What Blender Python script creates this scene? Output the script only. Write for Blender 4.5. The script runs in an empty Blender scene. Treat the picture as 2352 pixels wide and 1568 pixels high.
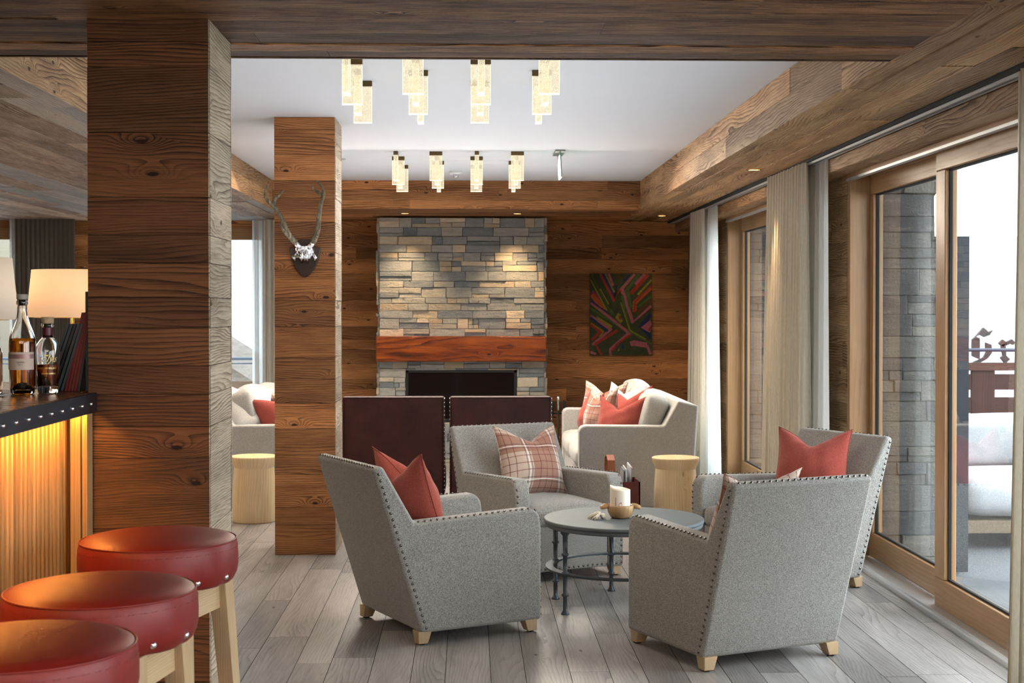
import bpy, math, random
from mathutils import Vector, Matrix
PI = math.pi
scn = bpy.context.scene
COL = scn.collection
R = random.Random(7)
H = 1.45                      # eye height
CEIL, SOF = 2.585, 2.337      # white ceiling, timber soffit
# ------------------------------------------------------------------ object helpers
def link(o, parent=None):
    COL.objects.link(o)
    if parent: o.parent = parent
    return o
def tag(o, label=None, cat=None, group=None, kind=None):
    if label: o['label'] = label
    if cat: o['category'] = cat
    if group: o['group'] = group
    if kind: o['kind'] = kind
    return o
def thing(name, label, cat, loc=(0, 0, 0), rz=0, group=None):
    o = bpy.data.objects.new(name, None); o.empty_display_size = .1
    o.location = loc; o.rotation_euler = (0, 0, rz)
    link(o); return tag(o, label, cat, group)
def kids(o): return list(o.children)
def copy_tree(o, parent=None):
    c = o.copy(); COL.objects.link(c); c.parent = parent
    for ch in kids(o): copy_tree(ch, c)
    return c
def W(x, y): return y - .0294 * x

class MB:
    """collects faces with metre UVs and a per-piece random colour"""
    def __init__(s): s.v = []; s.f = []; s.uv = []; s.c = []; s.m = []; s.sm = []; s.M = None
    def add(s, pts): 
        b = len(s.v)
        for p in pts:
            p = Vector(p)
            if s.M: p = s.M @ p
            s.v.append(tuple(p))
        return b
    def face(s, idx, uv, c=(.5, .5, .5), m=0, sm=False):
        s.f.append(idx); s.uv.append(uv); s.c.append(c); s.m.append(m); s.sm.append(sm)
    def rc(s): return (R.random(), R.random(), R.random())
    def hexa(s, P, g=0, c=None, m=0):
        """8 pts: bottom 4 ccw, top 4 ccw ; g = grain axis 0,1,2"""
        c = c or s.rc(); b = s.add(P)
        for q in ((0, 3, 2, 1), (4, 5, 6, 7), (0, 1, 5, 4), (1, 2, 6, 5), (2, 3, 7, 6), (3, 0, 4, 7)):
            pts = [Vector(P[i]) for i in q]
            n = (pts[1] - pts[0]).cross(pts[2] - pts[0])
            ax = max(range(3), key=lambda k: abs(n[k]))
            o = [k for k in range(3) if k != ax]
            if g in o: u = g; w = o[0] if o[1] == g else o[1]
            else: u, w = o
            s.face([b + i for i in q], [(p[u], p[w] + .37 * p[ax] if False else p[w]) for p in pts], c, m)
    def box(s, x0, x1, y0, y1, z0, z1, g=0, c=None, m=0):
        s.hexa([(x0, y0, z0), (x1, y0, z0), (x1, y1, z0), (x0, y1, z0), (x0, y0, z1), (x1, y0, z1), (x1, y1, z1), (x0, y1, z1)], g, c, m)
    def prism(s, poly, a, b, axis=0, c=None, m=0, sm=False):
        """poly 2d list extruded along axis from a to b. axis0: poly=(y,z); axis1: (x,z); axis2: (x,y)"""
        c = c or s.rc(); n = len(poly)
        def P(p, t): return (t, p[0], p[1]) if axis == 0 else ((p[0], t, p[1]) if axis == 1 else (p[0], p[1], t))
        k = s.add([P(p, a) for p in poly] + [P(p, b) for p in poly])
        s.face([k + i for i in range(n)][::-1], [poly[i] for i in range(n)][::-1], c, m)
        s.face([k + n + i for i in range(n)], [poly[i] for i in range(n)], c, m)
        d = 0
        for i in range(n):
            j = (i + 1) % n; e = math.dist(poly[i], poly[j])
            s.face([k + i, k + j, k + n + j, k + n + i], [(a, d), (a, d + e), (b, d + e), (b, d)], c, m, sm); d += e
    def lathe(s, prof, seg=32, cx=0, cy=0, c=None, m=0, sm=True, a0=0):
        c = c or s.rc(); n = len(prof); k = []
        for r, z in prof:
            if r < 1e-6: k.append([s.add([(cx, cy, z)])] * seg)
            else:
                b = s.add([(cx + r * math.cos(a0 + 2 * PI * i / seg), cy + r * math.sin(a0 + 2 * PI * i / seg), z) for i in range(seg)])
                k.append([b + i for i in range(seg)])
        rm = max(p[0] for p in prof)
        for j in range(n - 1):
            for i in range(seg):
                q = [k[j][i], k[j][(i + 1) % seg], k[j + 1][(i + 1) % seg], k[j + 1][i]]
                u0, u1 = 2 * PI * rm * i / seg, 2 * PI * rm * (i + 1) / seg
                uv = [(prof[j][1], u0), (prof[j][1], u1), (prof[j + 1][1], u1), (prof[j + 1][1], u0)]
                qq, uu = [], []
                for a, b in zip(q, uv):
                    if a not in qq: qq.append(a); uu.append(b)
                if len(qq) > 2: s.face(qq, uu, c, m, sm)
    def tube(s, path, rad, seg=10, c=None, m=0, cap=True):
        c = c or s.rc(); path = [Vector(p) for p in path]; n = len(path)
        if not hasattr(rad, '__len__'): rad = [rad] * n
        t0 = (path[1] - path[0]).normalized(); up = Vector((0, 0, 1)) if abs(t0.z) < .9 else Vector((1, 0, 0))
        u = t0.cross(up).normalized(); rings = []; L = 0
        for i in range(n):
            t = (path[min(i + 1, n - 1)] - path[max(i - 1, 0)]).normalized()
            u = (u - t * u.dot(t)).normalized(); w = t.cross(u)
            b = s.add([path[i] + (u * math.cos(2 * PI * j / seg) + w * math.sin(2 * PI * j / seg)) * rad[i] for j in range(seg)])
            if i: L += (path[i] - path[i - 1]).length
            rings.append((b, L))
        for i in range(n - 1):
            (a, la), (b, lb) = rings[i], rings[i + 1]
            for j in range(seg):
                j2 = (j + 1) % seg
                s.face([a + j, a + j2, b + j2, b + j], [(la, j * .01), (la, j * .01 + .01), (lb, j * .01 + .01), (lb, j * .01)], c, m, True)
        if cap:
            s.face([rings[0][0] + j for j in range(seg)][::-1], [(0, 0)] * seg, c, m)
            s.face([rings[-1][0] + j for j in range(seg)], [(0, 0)] * seg, c, m)
    def grid(s, fn, nu, nv, c=None, m=0, sm=True, uvs=(1, 1), flip=False):
        c = c or s.rc()
        b = s.add([fn(i / nu, j / nv) for j in range(nv + 1) for i in range(nu + 1)])
        for j in range(nv):
            for i in range(nu):
                q = [(i, j), (i + 1, j), (i + 1, j + 1), (i, j + 1)]
                if flip: q = q[::-1]
                s.face([b + y * (nu + 1) + x for x, y in q], [(x / nu * uvs[0], y / nv * uvs[1]) for x, y in q], c, m, sm)
    def build(s, name, mats, parent=None, bevel=0, seg=2, sub=0, weld=False, loc=None, ang=35):
        me = bpy.data.meshes.new(name); me.from_pydata(s.v, [], s.f)
        me.uv_layers.new(name='UVMap'); me.color_attributes.new('pr', 'FLOAT_COLOR', 'CORNER'); uv = me.uv_layers['UVMap']; at = me.color_attributes['pr']
        fu = []; fc = []
        for p, u, c in zip(s.f, s.uv, s.c):
            for k in range(len(p)): fu.extend(u[k]); fc.extend((c[0], c[1], c[2], 1))
        uv.data.foreach_set('uv', fu); at.data.foreach_set('color', fc)
        me.polygons.foreach_set('material_index', s.m); me.polygons.foreach_set('use_smooth', s.sm)
        for mm in (mats if isinstance(mats, (list, tuple)) else [mats]): me.materials.append(mm)
        if weld:
            import bmesh
            bm = bmesh.new(); bm.from_mesh(me); bmesh.ops.remove_doubles(bm, verts=bm.verts, dist=1e-4)
            bmesh.ops.recalc_face_normals(bm, faces=bm.faces); bm.to_mesh(me); bm.free()
        me.update()
        o = bpy.data.objects.new(name, me); link(o, parent)
        if loc: o.location = loc
        if bevel:
            md = o.modifiers.new('b', 'BEVEL'); md.width = bevel; md.segments = seg; md.limit_method = 'ANGLE'; md.angle_limit = math.radians(ang)
            md.harden_normals = False
            for p in me.polygons: p.use_smooth = True
            wn = o.modifiers.new('w', 'WEIGHTED_NORMAL'); wn.keep_sharp = True
        if sub:
            md = o.modifiers.new('s', 'SUBSURF'); md.levels = sub; md.render_levels = sub
            for p in me.polygons: p.use_smooth = True
        return o
def structure(o): o['kind'] = 'structure'; return o

# ------------------------------------------------------------------ materials
class NT:
    def __init__(s, name):
        s.m = bpy.data.materials.new(name); s.m.use_nodes = True; s.t = s.m.node_tree; s.t.nodes.clear()
        s.out = s.t.nodes.new('ShaderNodeOutputMaterial')
    def n(s, typ, ins=None, **kw):
        d = s.t.nodes.new('ShaderNode' + typ)
        for k, v in kw.items(): setattr(d, k, v)
        for k, v in (ins or {}).items(): s.set(d.inputs[k], v)
        return d
    def set(s, sock, v):
        if isinstance(v, bpy.types.NodeSocket): s.t.links.new(v, sock)
        elif isinstance(v, bpy.types.Node): s.t.links.new(v.outputs[0], sock)
        else: sock.default_value = v
    def math(s, op, a, b=0.0, c=None, clamp=False):
        d = s.t.nodes.new('ShaderNodeMath'); d.operation = op; d.use_clamp = clamp; s.set(d.inputs[0], a); s.set(d.inputs[1], b)
        if c is not None: s.set(d.inputs[2], c)
        return d.outputs[0]
    def mix(s, f, a, b, blend='MIX'):
        d = s.t.nodes.new('ShaderNodeMix'); d.data_type = 'RGBA'; d.blend_type = blend
        s.set(d.inputs[0], f); s.set(d.inputs[6], col(a)); s.set(d.inputs[7], col(b)); return d.outputs[2]
    def ramp(s, f, stops):
        d = s.t.nodes.new('ShaderNodeValToRGB'); s.set(d.inputs[0], f); e = d.color_ramp.elements
        while len(e) < len(stops): e.new(.5)
        for k, (p, c) in enumerate(stops): e[k].position = p; e[k].color = col(c)
        return d.outputs[0]
    def xyz(s, x, y, z=0.0):
        d = s.t.nodes.new('ShaderNodeCombineXYZ'); s.set(d.inputs[0], x); s.set(d.inputs[1], y); s.set(d.inputs[2], z); return d.outputs[0]
    def noise(s, vec, scale=5, detail=3, rough=.5, dim='3D'):
        d = s.n('TexNoise', {'Vector': vec, 'Scale': scale, 'Detail': detail, 'Roughness': rough}, noise_dimensions=dim); return d.outputs[0]
    def bump(s, h, strength=.3, dist=.01):
        return s.n('Bump', {'Height': h, 'Strength': strength, 'Distance': dist}).outputs[0]
    def pbsdf(s, color, rough=.5, normal=None, **kw):
        b = s.n('BsdfPrincipled', {'Base Color': col(color), 'Roughness': rough})
        if normal is not None: s.set(b.inputs['Normal'], normal)
        for k, v in kw.items(): s.set(b.inputs[k.replace('_', ' ')], v)
        s.t.links.new(b.outputs[0], s.out.inputs[0]); return b
    def surf(s, sh): s.set(s.out.inputs[0], sh)
def col(c):
    if isinstance(c, (bpy.types.NodeSocket, bpy.types.Node)): return c
    return (c[0], c[1], c[2], 1) if len(c) == 3 else c

def wood(name, dark, mid, light, K=9., line=46., fib=260., rough=.6, var=.35, bumps=.35, knot=.6, contrast=1., spec=.35, grey=None, kamp=5.):
    t = NT(name)
    uv = t.n('UVMap', uv_map='UVMap').outputs[0]; sp = t.n('SeparateXYZ', {0: uv})
    at = t.n('Attribute', attribute_name='pr'); ac = t.n('SeparateXYZ', {0: at.outputs['Color']})
    u = t.math('ADD', sp.outputs[0], t.math('MULTIPLY', ac.outputs[0], 23.7)); v = t.math('ADD', sp.outputs[1], t.math('MULTIPLY', ac.outputs[1], 11.3))
    # knots
    vor = t.n('TexVoronoi', {'Vector': t.xyz(t.math('MULTIPLY', u, 2.6), t.math('MULTIPLY', v, 6.5)), 'Scale': 1.0}, voronoi_dimensions='2D')
    d = vor.outputs['Distance']
    kr = t.n('SeparateXYZ', {0: vor.outputs['Color']}).outputs[0]
    has = t.math('GREATER_THAN', kr, 1 - knot)
    near = t.math('MULTIPLY', has, t.math('EXPONENT', t.math('MULTIPLY', t.math('MULTIPLY', d, d), -34.)))
    kn = t.math('MULTIPLY', has, t.math('EXPONENT', t.math('MULTIPLY', t.math('MULTIPLY', d, d), -900.)))
    n1 = t.noise(t.xyz(t.math('MULTIPLY', u, .75), t.math('MULTIPLY', v, 4.2), ac.outputs[2]), 1.0, 2.0, .45)
    n2 = t.noise(t.xyz(t.math('MULTIPLY', u, 5.), t.math('MULTIPLY', v, 22.)), 1.0, 2.0, .5)
    ph = t.math('ADD', t.math('MULTIPLY', v, line), t.math('MULTIPLY', n1, K))
    ph = t.math('ADD', ph, t.math('MULTIPLY', n2, .8)); ph = t.math('ADD', ph, t.math('MULTIPLY', near, kamp))
    fr = t.math('FRACT', ph)                              # ring: slow light, sharp dark latewood
    ring = t.math('POWER', fr, 2.6)
    fb = t.noise(t.xyz(t.math('MULTIPLY', u, 7.), t.math('MULTIPLY', v, fib)), 1.0, 3.0, .65)
    big = t.noise(t.xyz(t.math('MULTIPLY', u, 1.4), t.math('MULTIPLY', v, 9.), 3.3), 1.0, 2.0, .6)
    md_ = t.noise(t.xyz(t.math('MULTIPLY', u, 1.1), t.math('MULTIPLY', v, 7.), 7.7), 1.0, 2.0, .6)
    amp = t.math('MULTIPLY_ADD', md_, 1.5, -.28, clamp=True)
    f = t.math('ADD', t.math('MULTIPLY', t.math('MULTIPLY', ring, amp), 1.15 * contrast), t.math('MULTIPLY', t.math('SUBTRACT', fb, .5), 1.25 * contrast))
    f = t.math('ADD', f, t.math('MULTIPLY', t.math('SUBTRACT', big, .45), .9))
    f = t.math('ADD', f, t.math('MULTIPLY', kn, 1.6)); f = t.math('ADD', f, .10, clamp=True)
    c = t.ramp(f, [(0., light), (.38, mid), (.82, dark)])
    tone = t.math('ADD', 1 - var * .6, t.math('MULTIPLY', ac.outputs[2], var * 1.2))
    c = t.mix(1.0, c, t.n('CombineXYZ', {0: tone, 1: tone, 2: tone}).outputs[0], 'MULTIPLY')
    if grey:
        g = t.math('MULTIPLY', t.math('GREATER_THAN', ac.outputs[0], .55), grey[1]); c = t.mix(g, c, t.mix(.6, c, grey[0]))
    hgt = t.math('SUBTRACT', 1., t.math('MULTIPLY', f, .9))
    t.pbsdf(c, t.math('ADD', rough - .08, t.math('MULTIPLY', f, .18)), t.bump(hgt, bumps, .004), Specular_IOR_Level=spec)
    return t.m

def plain(name, c, rough=.5, metal=0., nscale=0, namt=.1, bump=0, **kw):
    t = NT(name); nrm = None; cc = c
    if nscale:
        co = t.n('TexCoord').outputs['Object']; nz = t.noise(co, nscale, 4, .6)
        k = t.math('ADD', 1 - namt, t.math('MULTIPLY', nz, 2 * namt)); cc = t.mix(1., c, t.n('CombineXYZ', {0: k, 1: k, 2: k}).outputs[0], 'MULTIPLY')
        if bump: nrm = t.bump(nz, bump, .005)
    t.pbsdf(cc, rough, nrm, Metallic=metal, **kw); return t.m
def fabric(name, a, b, scale=260, rough=.95, bump=.35, stretch=(1, 1, 1), big=.15, sheen=.25):
    t = NT(name); co = t.n('TexCoord').outputs['Object']
    mp = t.n('Mapping', {'Vector': co, 'Scale': stretch}).outputs[0]
    nz = t.noise(mp, scale, 3, .75); n2 = t.noise(co, 9, 2, .5)
    f = t.math('ADD', t.math('MULTIPLY', t.math('SUBTRACT', nz, .5), 3.2), .5, clamp=True)
    c = t.mix(f, a, b); k = t.math('ADD', 1 - big, t.math('MULTIPLY', n2, 2 * big))
    c = t.mix(1., c, t.n('CombineXYZ', {0: k, 1: k, 2: k}).outputs[0], 'MULTIPLY')
    t.pbsdf(c, rough, t.bump(nz, bump, .002), Specular_IOR_Level=.15, Sheen_Weight=sheen, Sheen_Roughness=.5); return t.m
def emit(name, c, s):
    t = NT(name); t.surf(t.n('Emission', {'Color': col(c), 'Strength': s})); return t.m
def plaid(name, base, tint, dk, lt, rep=1.):
    t = NT(name); uv = t.n('UVMap', uv_map='UVMap').outputs[0]; sp = t.n('SeparateXYZ', {0: uv}); c = col(base)
    def band(ax, p0, w):
        f = t.math('FRACT', t.math('MULTIPLY', sp.outputs[ax], rep)); return t.math('LESS_THAN', t.math('ABSOLUTE', t.math('SUBTRACT', f, p0)), w)
    c = t.mix(t.math('MULTIPLY', band(0, .40, .20), .75), c, tint); c = t.mix(t.math('MULTIPLY', band(1, .72, .16), .75), c, tint)
    for ax in (0, 1):
        for p in (.05, .30, .40, .50, .84, .93): c = t.mix(t.math('MULTIPLY', band(ax, p, .005), .7), c, dk)
        for p in (.165, .655): c = t.mix(t.math('MULTIPLY', band(ax, p, .007), .9), c, lt)
        for p in (.135, .195, .625, .685): c = t.mix(t.math('MULTIPLY', band(ax, p, .008), .5), c, (.10, .05, .06))
    nz = t.noise(t.n('TexCoord').outputs['Object'], 420, 2, .6)
    c = t.mix(t.math('MULTIPLY', t.math('SUBTRACT', nz, .4), .8, clamp=True), c, t.mix(1., c, (.55, .5, .5), 'MULTIPLY'))
    t.pbsdf(c, .95, t.bump(nz, .25, .002), Specular_IOR_Level=.1, Sheen_Weight=.3); return t.m

M = {}
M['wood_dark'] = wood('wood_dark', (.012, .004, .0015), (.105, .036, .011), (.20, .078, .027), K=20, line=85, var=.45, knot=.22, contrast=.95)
M['wood_back'] = wood('wood_back', (.045, .015, .004), (.36, .145, .048), (.62, .29, .105), K=13, line=60, var=.75, knot=.5, contrast=.9)
M['wood_wall'] = wood('wood_wall', (.030, .010, .003), (.24, .088, .027), (.44, .19, .065), K=15, line=75, var=.7, knot=.42, contrast=.9)
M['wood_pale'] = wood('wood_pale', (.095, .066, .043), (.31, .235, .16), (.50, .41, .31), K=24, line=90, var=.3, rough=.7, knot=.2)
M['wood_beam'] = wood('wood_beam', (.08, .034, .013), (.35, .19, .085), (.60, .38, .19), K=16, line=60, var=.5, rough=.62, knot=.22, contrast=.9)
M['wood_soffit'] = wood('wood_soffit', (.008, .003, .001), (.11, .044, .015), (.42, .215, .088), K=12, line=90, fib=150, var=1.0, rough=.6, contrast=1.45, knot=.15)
M['wood_soffit_left'] = wood('wood_soffit_left', (.07, .035, .02), (.27, .155, .09), (.50, .37, .26), K=10, line=70, fib=110, var=.6, knot=.15, grey=((.38, .42, .44), .8))
M['wood_dirty'] = wood('wood_dirty', (.05, .025, .011), (.30, .17, .078), (.56, .38, .21), K=14, line=70, var=.55, knot=.3)
M['mantel'] = wood('mantel', (.03, .005, .0015), (.20, .036, .005), (.42, .10, .014), K=8, line=14, fib=90, rough=.32, var=.1, knot=.3, contrast=.8)
M['oak'] = wood('oak', (.30, .19, .10), (.46, .32, .18), (.58, .43, .27), K=6, line=150, fib=300, rough=.5, var=.15, knot=0, contrast=.5, bumps=.1)
M['oak_stool'] = wood('oak_stool', (.24, .145, .07), (.40, .265, .14), (.50, .36, .21), K=6, line=150, fib=300, rough=.5, var=.15, knot=0, contrast=.6, bumps=.1)
M['pine'] = wood('pine', (.50, .33, .15), (.70, .52, .29), (.78, .63, .41), K=7, line=45, fib=200, rough=.5, var=.1, knot=.06, contrast=.5, bumps=.06)
M['frame'] = wood('frame', (.26, .125, .055), (.40, .225, .105), (.47, .29, .145), K=4, line=40, fib=200, rough=.38, var=.12, knot=0, contrast=.4, bumps=.05)
M['slat'] = wood('slat', (.20, .10, .035), (.36, .21, .085), (.48, .30, .14), K=4, line=90, fib=200, rough=.5, var=.35, knot=0, contrast=.5, bumps=.1)
M['counter'] = wood('counter', (.085, .035, .012), (.26, .115, .04), (.36, .18, .07), K=8, line=30, rough=.3, var=.1, knot=.2, contrast=.7, bumps=.1)
M['floor'] = wood('floor', (.12, .108, .10), (.26, .242, .232), (.39, .368, .352), K=16, line=60, fib=170, rough=.38, var=.5, knot=.08, contrast=.5, bumps=.10, spec=.5)
M['gap'] = plain('gap', (.012, .008, .006), .9)
M['grey_wool'] = fabric('grey_wool', (.115, .109, .102), (.49, .465, .43), 300, big=.07)
M['linen'] = fabric('linen', (.30, .288, .265), (.56, .548, .515), 120, stretch=(1, 1, 4), big=.08, bump=.25)
M['cushion_white'] = fabric('cushion_white', (.56, .54, .50), (.76, .74, .70), 200, big=.08, bump=.2)
M['coral'] = fabric('coral', (.25, .042, .030), (.44, .112, .082), 300, big=.08, bump=.2, sheen=.15)
M['plaid'] = plaid('plaid', (.56, .44, .36), (.34, .155, .10), (.16, .025, .03), (.78, .74, .70))
M['plaid_out'] = plaid('plaid_out', (.17, .175, .18), (.12, .13, .14), (.05, .06, .08), (.22, .22, .22), 2.)
def leather(name, a, b, rough=.42, sc=9):
    t = NT(name); co = t.n('TexCoord').outputs['Object']; n1 = t.noise(co, sc, 4, .65); n2 = t.n('TexVoronoi', {'Vector': co, 'Scale': 330.}).outputs['Distance']
    c = t.mix(t.math('MULTIPLY', t.math('SUBTRACT', n1, .3), 2.2, clamp=True), a, b)
    t.pbsdf(c, t.math('ADD', rough, t.math('MULTIPLY', n1, .12)), t.bump(n2, .12, .001), Specular_IOR_Level=.38); return t.m
M['leather_red'] = leather('leather_red', (.165, .0095, .0065), (.225, .017, .011), .38, 5)
M['leather_maroon'] = leather('leather_maroon', (.022, .004, .004), (.075, .015, .012), .38, 6)
M['leather_tan'] = leather('leather_tan', (.25, .07, .025), (.35, .11, .045), .45)
M['leather_box'] = leather('leather_box', (.10, .018, .012), (.14, .026, .018), .45)
M['nail'] = plain('nail', (.17, .155, .14), .25, 1.)
M['chrome'] = plain('chrome', (.75, .76, .78), .18, 1.)
M['steel_dark'] = plain('steel_dark', (.05, .058, .075), .42, .85, 14, .25)
M['iron'] = plain('iron', (.085, .10, .115), .45, .7, 40, .3, .2)
M['black'] = plain('black', (.012, .012, .013), .35)
M['black_matte'] = plain('black_matte', (.02, .02, .02), .8)
M['brass'] = plain('brass', (.16, .105, .045), .4, .9, 30, .2)
M['gold'] = plain('gold', (.75, .52, .2), .25, 1.)
M['alu'] = plain('alu', (.62, .64, .66), .35, .6)
M['stone_top'] = plain('stone_top', (.115, .135, .145), .55, 0, 22, .12, .05)
M['white'] = plain('white', (.80, .80, .79), .8)
M['ceiling'] = plain('ceiling', (.72, .75, .80), .9, 0, 1.2, .02)
M['snow'] = plain('snow', (.26, .265, .275), .9)
M['terrace'] = plain('terrace', (.13, .135, .14), .8, 0, 3, .15)
M['cushion_out'] = fabric('cushion_out', (.15, .15, .155), (.20, .20, .205), 200, big=.08)
M['oak_out'] = wood('oak_out', (.10, .065, .035), (.17, .115, .065), (.21, .155, .095), K=6, line=120, knot=0, contrast=.5)
M['cushion_out'] = fabric('cushion_out', (.34, .34, .345), (.46, .46, .465), 200, big=.08)
M['facade'] = plain('facade', (.225, .23, .24), .9, 0, 2, .03)
M['redwood'] = wood('redwood', (.022, .006, .003), (.052, .015, .008), (.075, .024, .013), K=3, line=40, var=.4, knot=.1, contrast=.5)
M['antler'] = None
t = NT('antler'); co = t.n('TexCoord').outputs['Object']; z = t.noise(t.n('Mapping', {'Vector': co, 'Scale': (60, 60, 9)}).outputs[0], 1, 4, .7)
t.pbsdf(t.ramp(z, [(.3, (.05, .04, .028)), (.52, (.17, .135, .085)), (.7, (.50, .40, .24))]), .5, t.bump(z, .5, .01)); M['antler'] = t.m
# stacked stone, tone from the per-stone colour
def stone(name, stops, sat=1.):
    t = NT(name); at = t.n('SeparateXYZ', {0: t.n('Attribute', attribute_name='pr').outputs['Color']})
    co = t.n('TexCoord').outputs['Object']
    v = t.n('VectorMath', {0: co, 1: t.n('Attribute', attribute_name='pr').outputs['Color']}, operation='ADD').outputs[0]
    a = t.noise(t.n('Mapping', {'Vector': v, 'Scale': (7, 7, 26)}).outputs[0], 1, 5, .65); b = t.noise(v, 70, 3, .6)
    c = t.ramp(at.outputs[0], stops)
    k = t.math('ADD', .55, t.math('MULTIPLY', a, .9)); c = t.mix(1., c, t.n('CombineXYZ', {0: k, 1: k, 2: k}).outputs[0], 'MULTIPLY')
    c = t.mix(t.math('MULTIPLY', t.math('SUBTRACT', a, .58), 3., clamp=True), c, (.42, .36, .27))
    t.pbsdf(c, .85, t.bump(t.math('ADD', a, t.math('MULTIPLY', b, .5)), .6, .02)); return t.m
M['stone'] = stone('stone', [(0, (.20, .225, .245)), (.3, (.33, .345, .345)), (.6, (.45, .445, .40)), (.82, (.53, .44, .31)), (1, (.74, .66, .52))])
M['stone_out'] = stone('stone_out', [(0, (.095, .10, .11)), (.5, (.15, .155, .15)), (1, (.235, .215, .18))])
# window glass: thin pane, clear with a fresnel mirror layer
t = NT('pane'); ge = t.n('NewGeometry'); cs = t.math('ABSOLUTE', t.n('VectorMath', {0: ge.outputs['Normal'], 1: ge.outputs['Incoming']}, operation='DOT_PRODUCT').outputs['Value'])
fr = t.math('ADD', .055, t.math('MULTIPLY', t.math('POWER', t.math('SUBTRACT', 1., cs, clamp=True), 5.), 1.1))
t.surf(t.n('MixShader', {0: t.math('MULTIPLY', fr, 1.3, clamp=True), 1: t.n('BsdfTransparent', {'Color': (.93, .97, .96, 1)}), 2: t.n('BsdfGlossy', {'Color': (1, 1, 1, 1), 'Roughness': .0})})); M['pane'] = t.m
t = NT('fire_glass'); t.pbsdf((.010, .008, .008), .08, None, Specular_IOR_Level=.6); M['fire_glass'] = t.m
t = NT('bottle_glass'); t.surf(t.n('BsdfGlass', {'Color': (.97, .98, .98, 1), 'Roughness': 0., 'IOR': 1.45})); M['glass'] = t.m
def liquid(name, c):
    t = NT(name); g = t.n('BsdfGlass', {'Color': col(c), 'Roughness': 0., 'IOR': 1.34}); tr = t.n('BsdfTranslucent', {'Color': col(c)})
    t.surf(t.n('MixShader', {0: .18, 1: g, 2: tr})); return t.m
M['amber'] = liquid('amber', (.95, .52, .10)); M['amber_dark'] = liquid('amber_dark', (.72, .30, .07))
# crystal: bubbly glowing slab
def crystal(name, e0, e1, mixf):
    t = NT(name); co = t.n('TexCoord').outputs['Object']
    vo = t.n('TexVoronoi', {'Vector': co, 'Scale': 190.}).outputs['Distance']; nz = t.noise(co, 24, 2, .5)
    sp = t.math('LESS_THAN', vo, t.math('MULTIPLY', nz, .62)); nz2 = t.noise(co, 60, 3, .7)
    c = t.mix(sp, e0, e1); st = t.math('ADD', .46, t.math('MULTIPLY', nz2, .34))
    e = t.n('Emission', {'Color': c, 'Strength': st}); tr = t.n('BsdfTransparent', {'Color': (1, .97, .9, 1)})
    f = t.math('ADD', mixf, t.math('MULTIPLY', sp, .3), clamp=True)
    t.surf(t.n('MixShader', {0: f, 1: tr, 2: e})); return t.m
M['crystal'] = crystal('crystal', (.80, .72, .54), (1., .95, .78), .46)
M['crystal_edge'] = emit('crystal_edge', (1., .90, .66), .8)
# lamp shade, curtains: translucent cloth
def cloth(name, c, tr=.4, sc=300, stretch=(1, 1, 1), alpha=0., namt=.25):
    t = NT(name); co = t.n('TexCoord').outputs['Object']; nz = t.noise(t.n('Mapping', {'Vector': co, 'Scale': stretch}).outputs[0], sc, 2, .6)
    k = t.math('ADD', 1 - namt, t.math('MULTIPLY', nz, 2 * namt)); cc = t.mix(1., c, t.n('CombineXYZ', {0: k, 1: k, 2: k}).outputs[0], 'MULTIPLY')
    s = t.n('MixShader', {0: tr, 1: t.n('BsdfDiffuse', {'Color': cc}), 2: t.n('BsdfTranslucent', {'Color': cc})})
    if alpha: s = t.n('MixShader', {0: alpha, 1: s, 2: t.n('BsdfTransparent')})
    t.surf(s); return t.m
M['curtain'] = cloth('curtain', (.82, .77, .67), .3, 160, (1, 1, .25), 0, .12)
M['sheer'] = cloth('sheer', (.84, .86, .84), .5, 300, (1, 1, 1), .18, .05)
M['curtain_dark'] = cloth('curtain_dark', (.20, .165, .13), .3, 160, (1, 1, .25), 0, .2)
t = NT('shade'); co = t.n('TexCoord').outputs['Object']; nz = t.noise(co, 160, 2, .6)
d = t.n('MixShader', {0: .5, 1: t.n('BsdfDiffuse', {'Color': (.85, .72, .55, 1)}), 2: t.n('BsdfTranslucent', {'Color': (.9, .75, .55, 1)})})
t.surf(t.n('AddShader', {0: d, 1: t.n('Emission', {'Color': (1., .68, .42, 1), 'Strength': t.math('ADD', .10, t.math('MULTIPLY', nz, .10))})})); M['shade'] = t.m
t = NT('shade_pale'); d = t.n('MixShader', {0: .5, 1: t.n('BsdfDiffuse', {'Color': (.8, .74, .66, 1)}), 2: t.n('BsdfTranslucent', {'Color': (.8, .72, .62, 1)})})
t.surf(t.n('AddShader', {0: d, 1: t.n('Emission', {'Color': (1., .88, .75, 1), 'Strength': .08})})); M['shade_pale'] = t.m
t = NT('wax'); t.pbsdf((.86, .80, .70), .4, None, Subsurface_Weight=.3, Subsurface_Radius=(.03, .02, .01)); M['wax'] = t.m
M['bowl'] = wood('bowl', (.20, .10, .04), (.40, .235, .105), (.52, .34, .17), K=7, line=50, rough=.35, var=.1, knot=.3, contrast=.5)
M['tassel'] = plain('tassel', (.80, .74, .62), .9)
M['glow'] = emit('glow', (1., .62, .25), 2.)
M['paper'] = plain('paper', (.78, .76, .74), .7)
M['label'] = plain('label', (.62, .50, .42), .55)
M['label2'] = plain('label_mauve', (.34, .20, .19), .4, .4)
M['cork'] = plain('cork', (.55, .40, .24), .8, 0, 120, .3)
M['capcol'] = plain('capcol', (.38, .36, .30), .5)
M['seal'] = plain('seal', (.10, .012, .03), .4)
M['goldtext'] = plain('goldtext', (.85, .66, .25), .35, .5)
M['ink'] = plain('ink', (.12, .08, .06), .6)
M['shield'] = plain('shield', (.045, .022, .016), .4, 0, 30, .3)
M['led'] = emit('led', (1., .55, .12), 1.)

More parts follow.
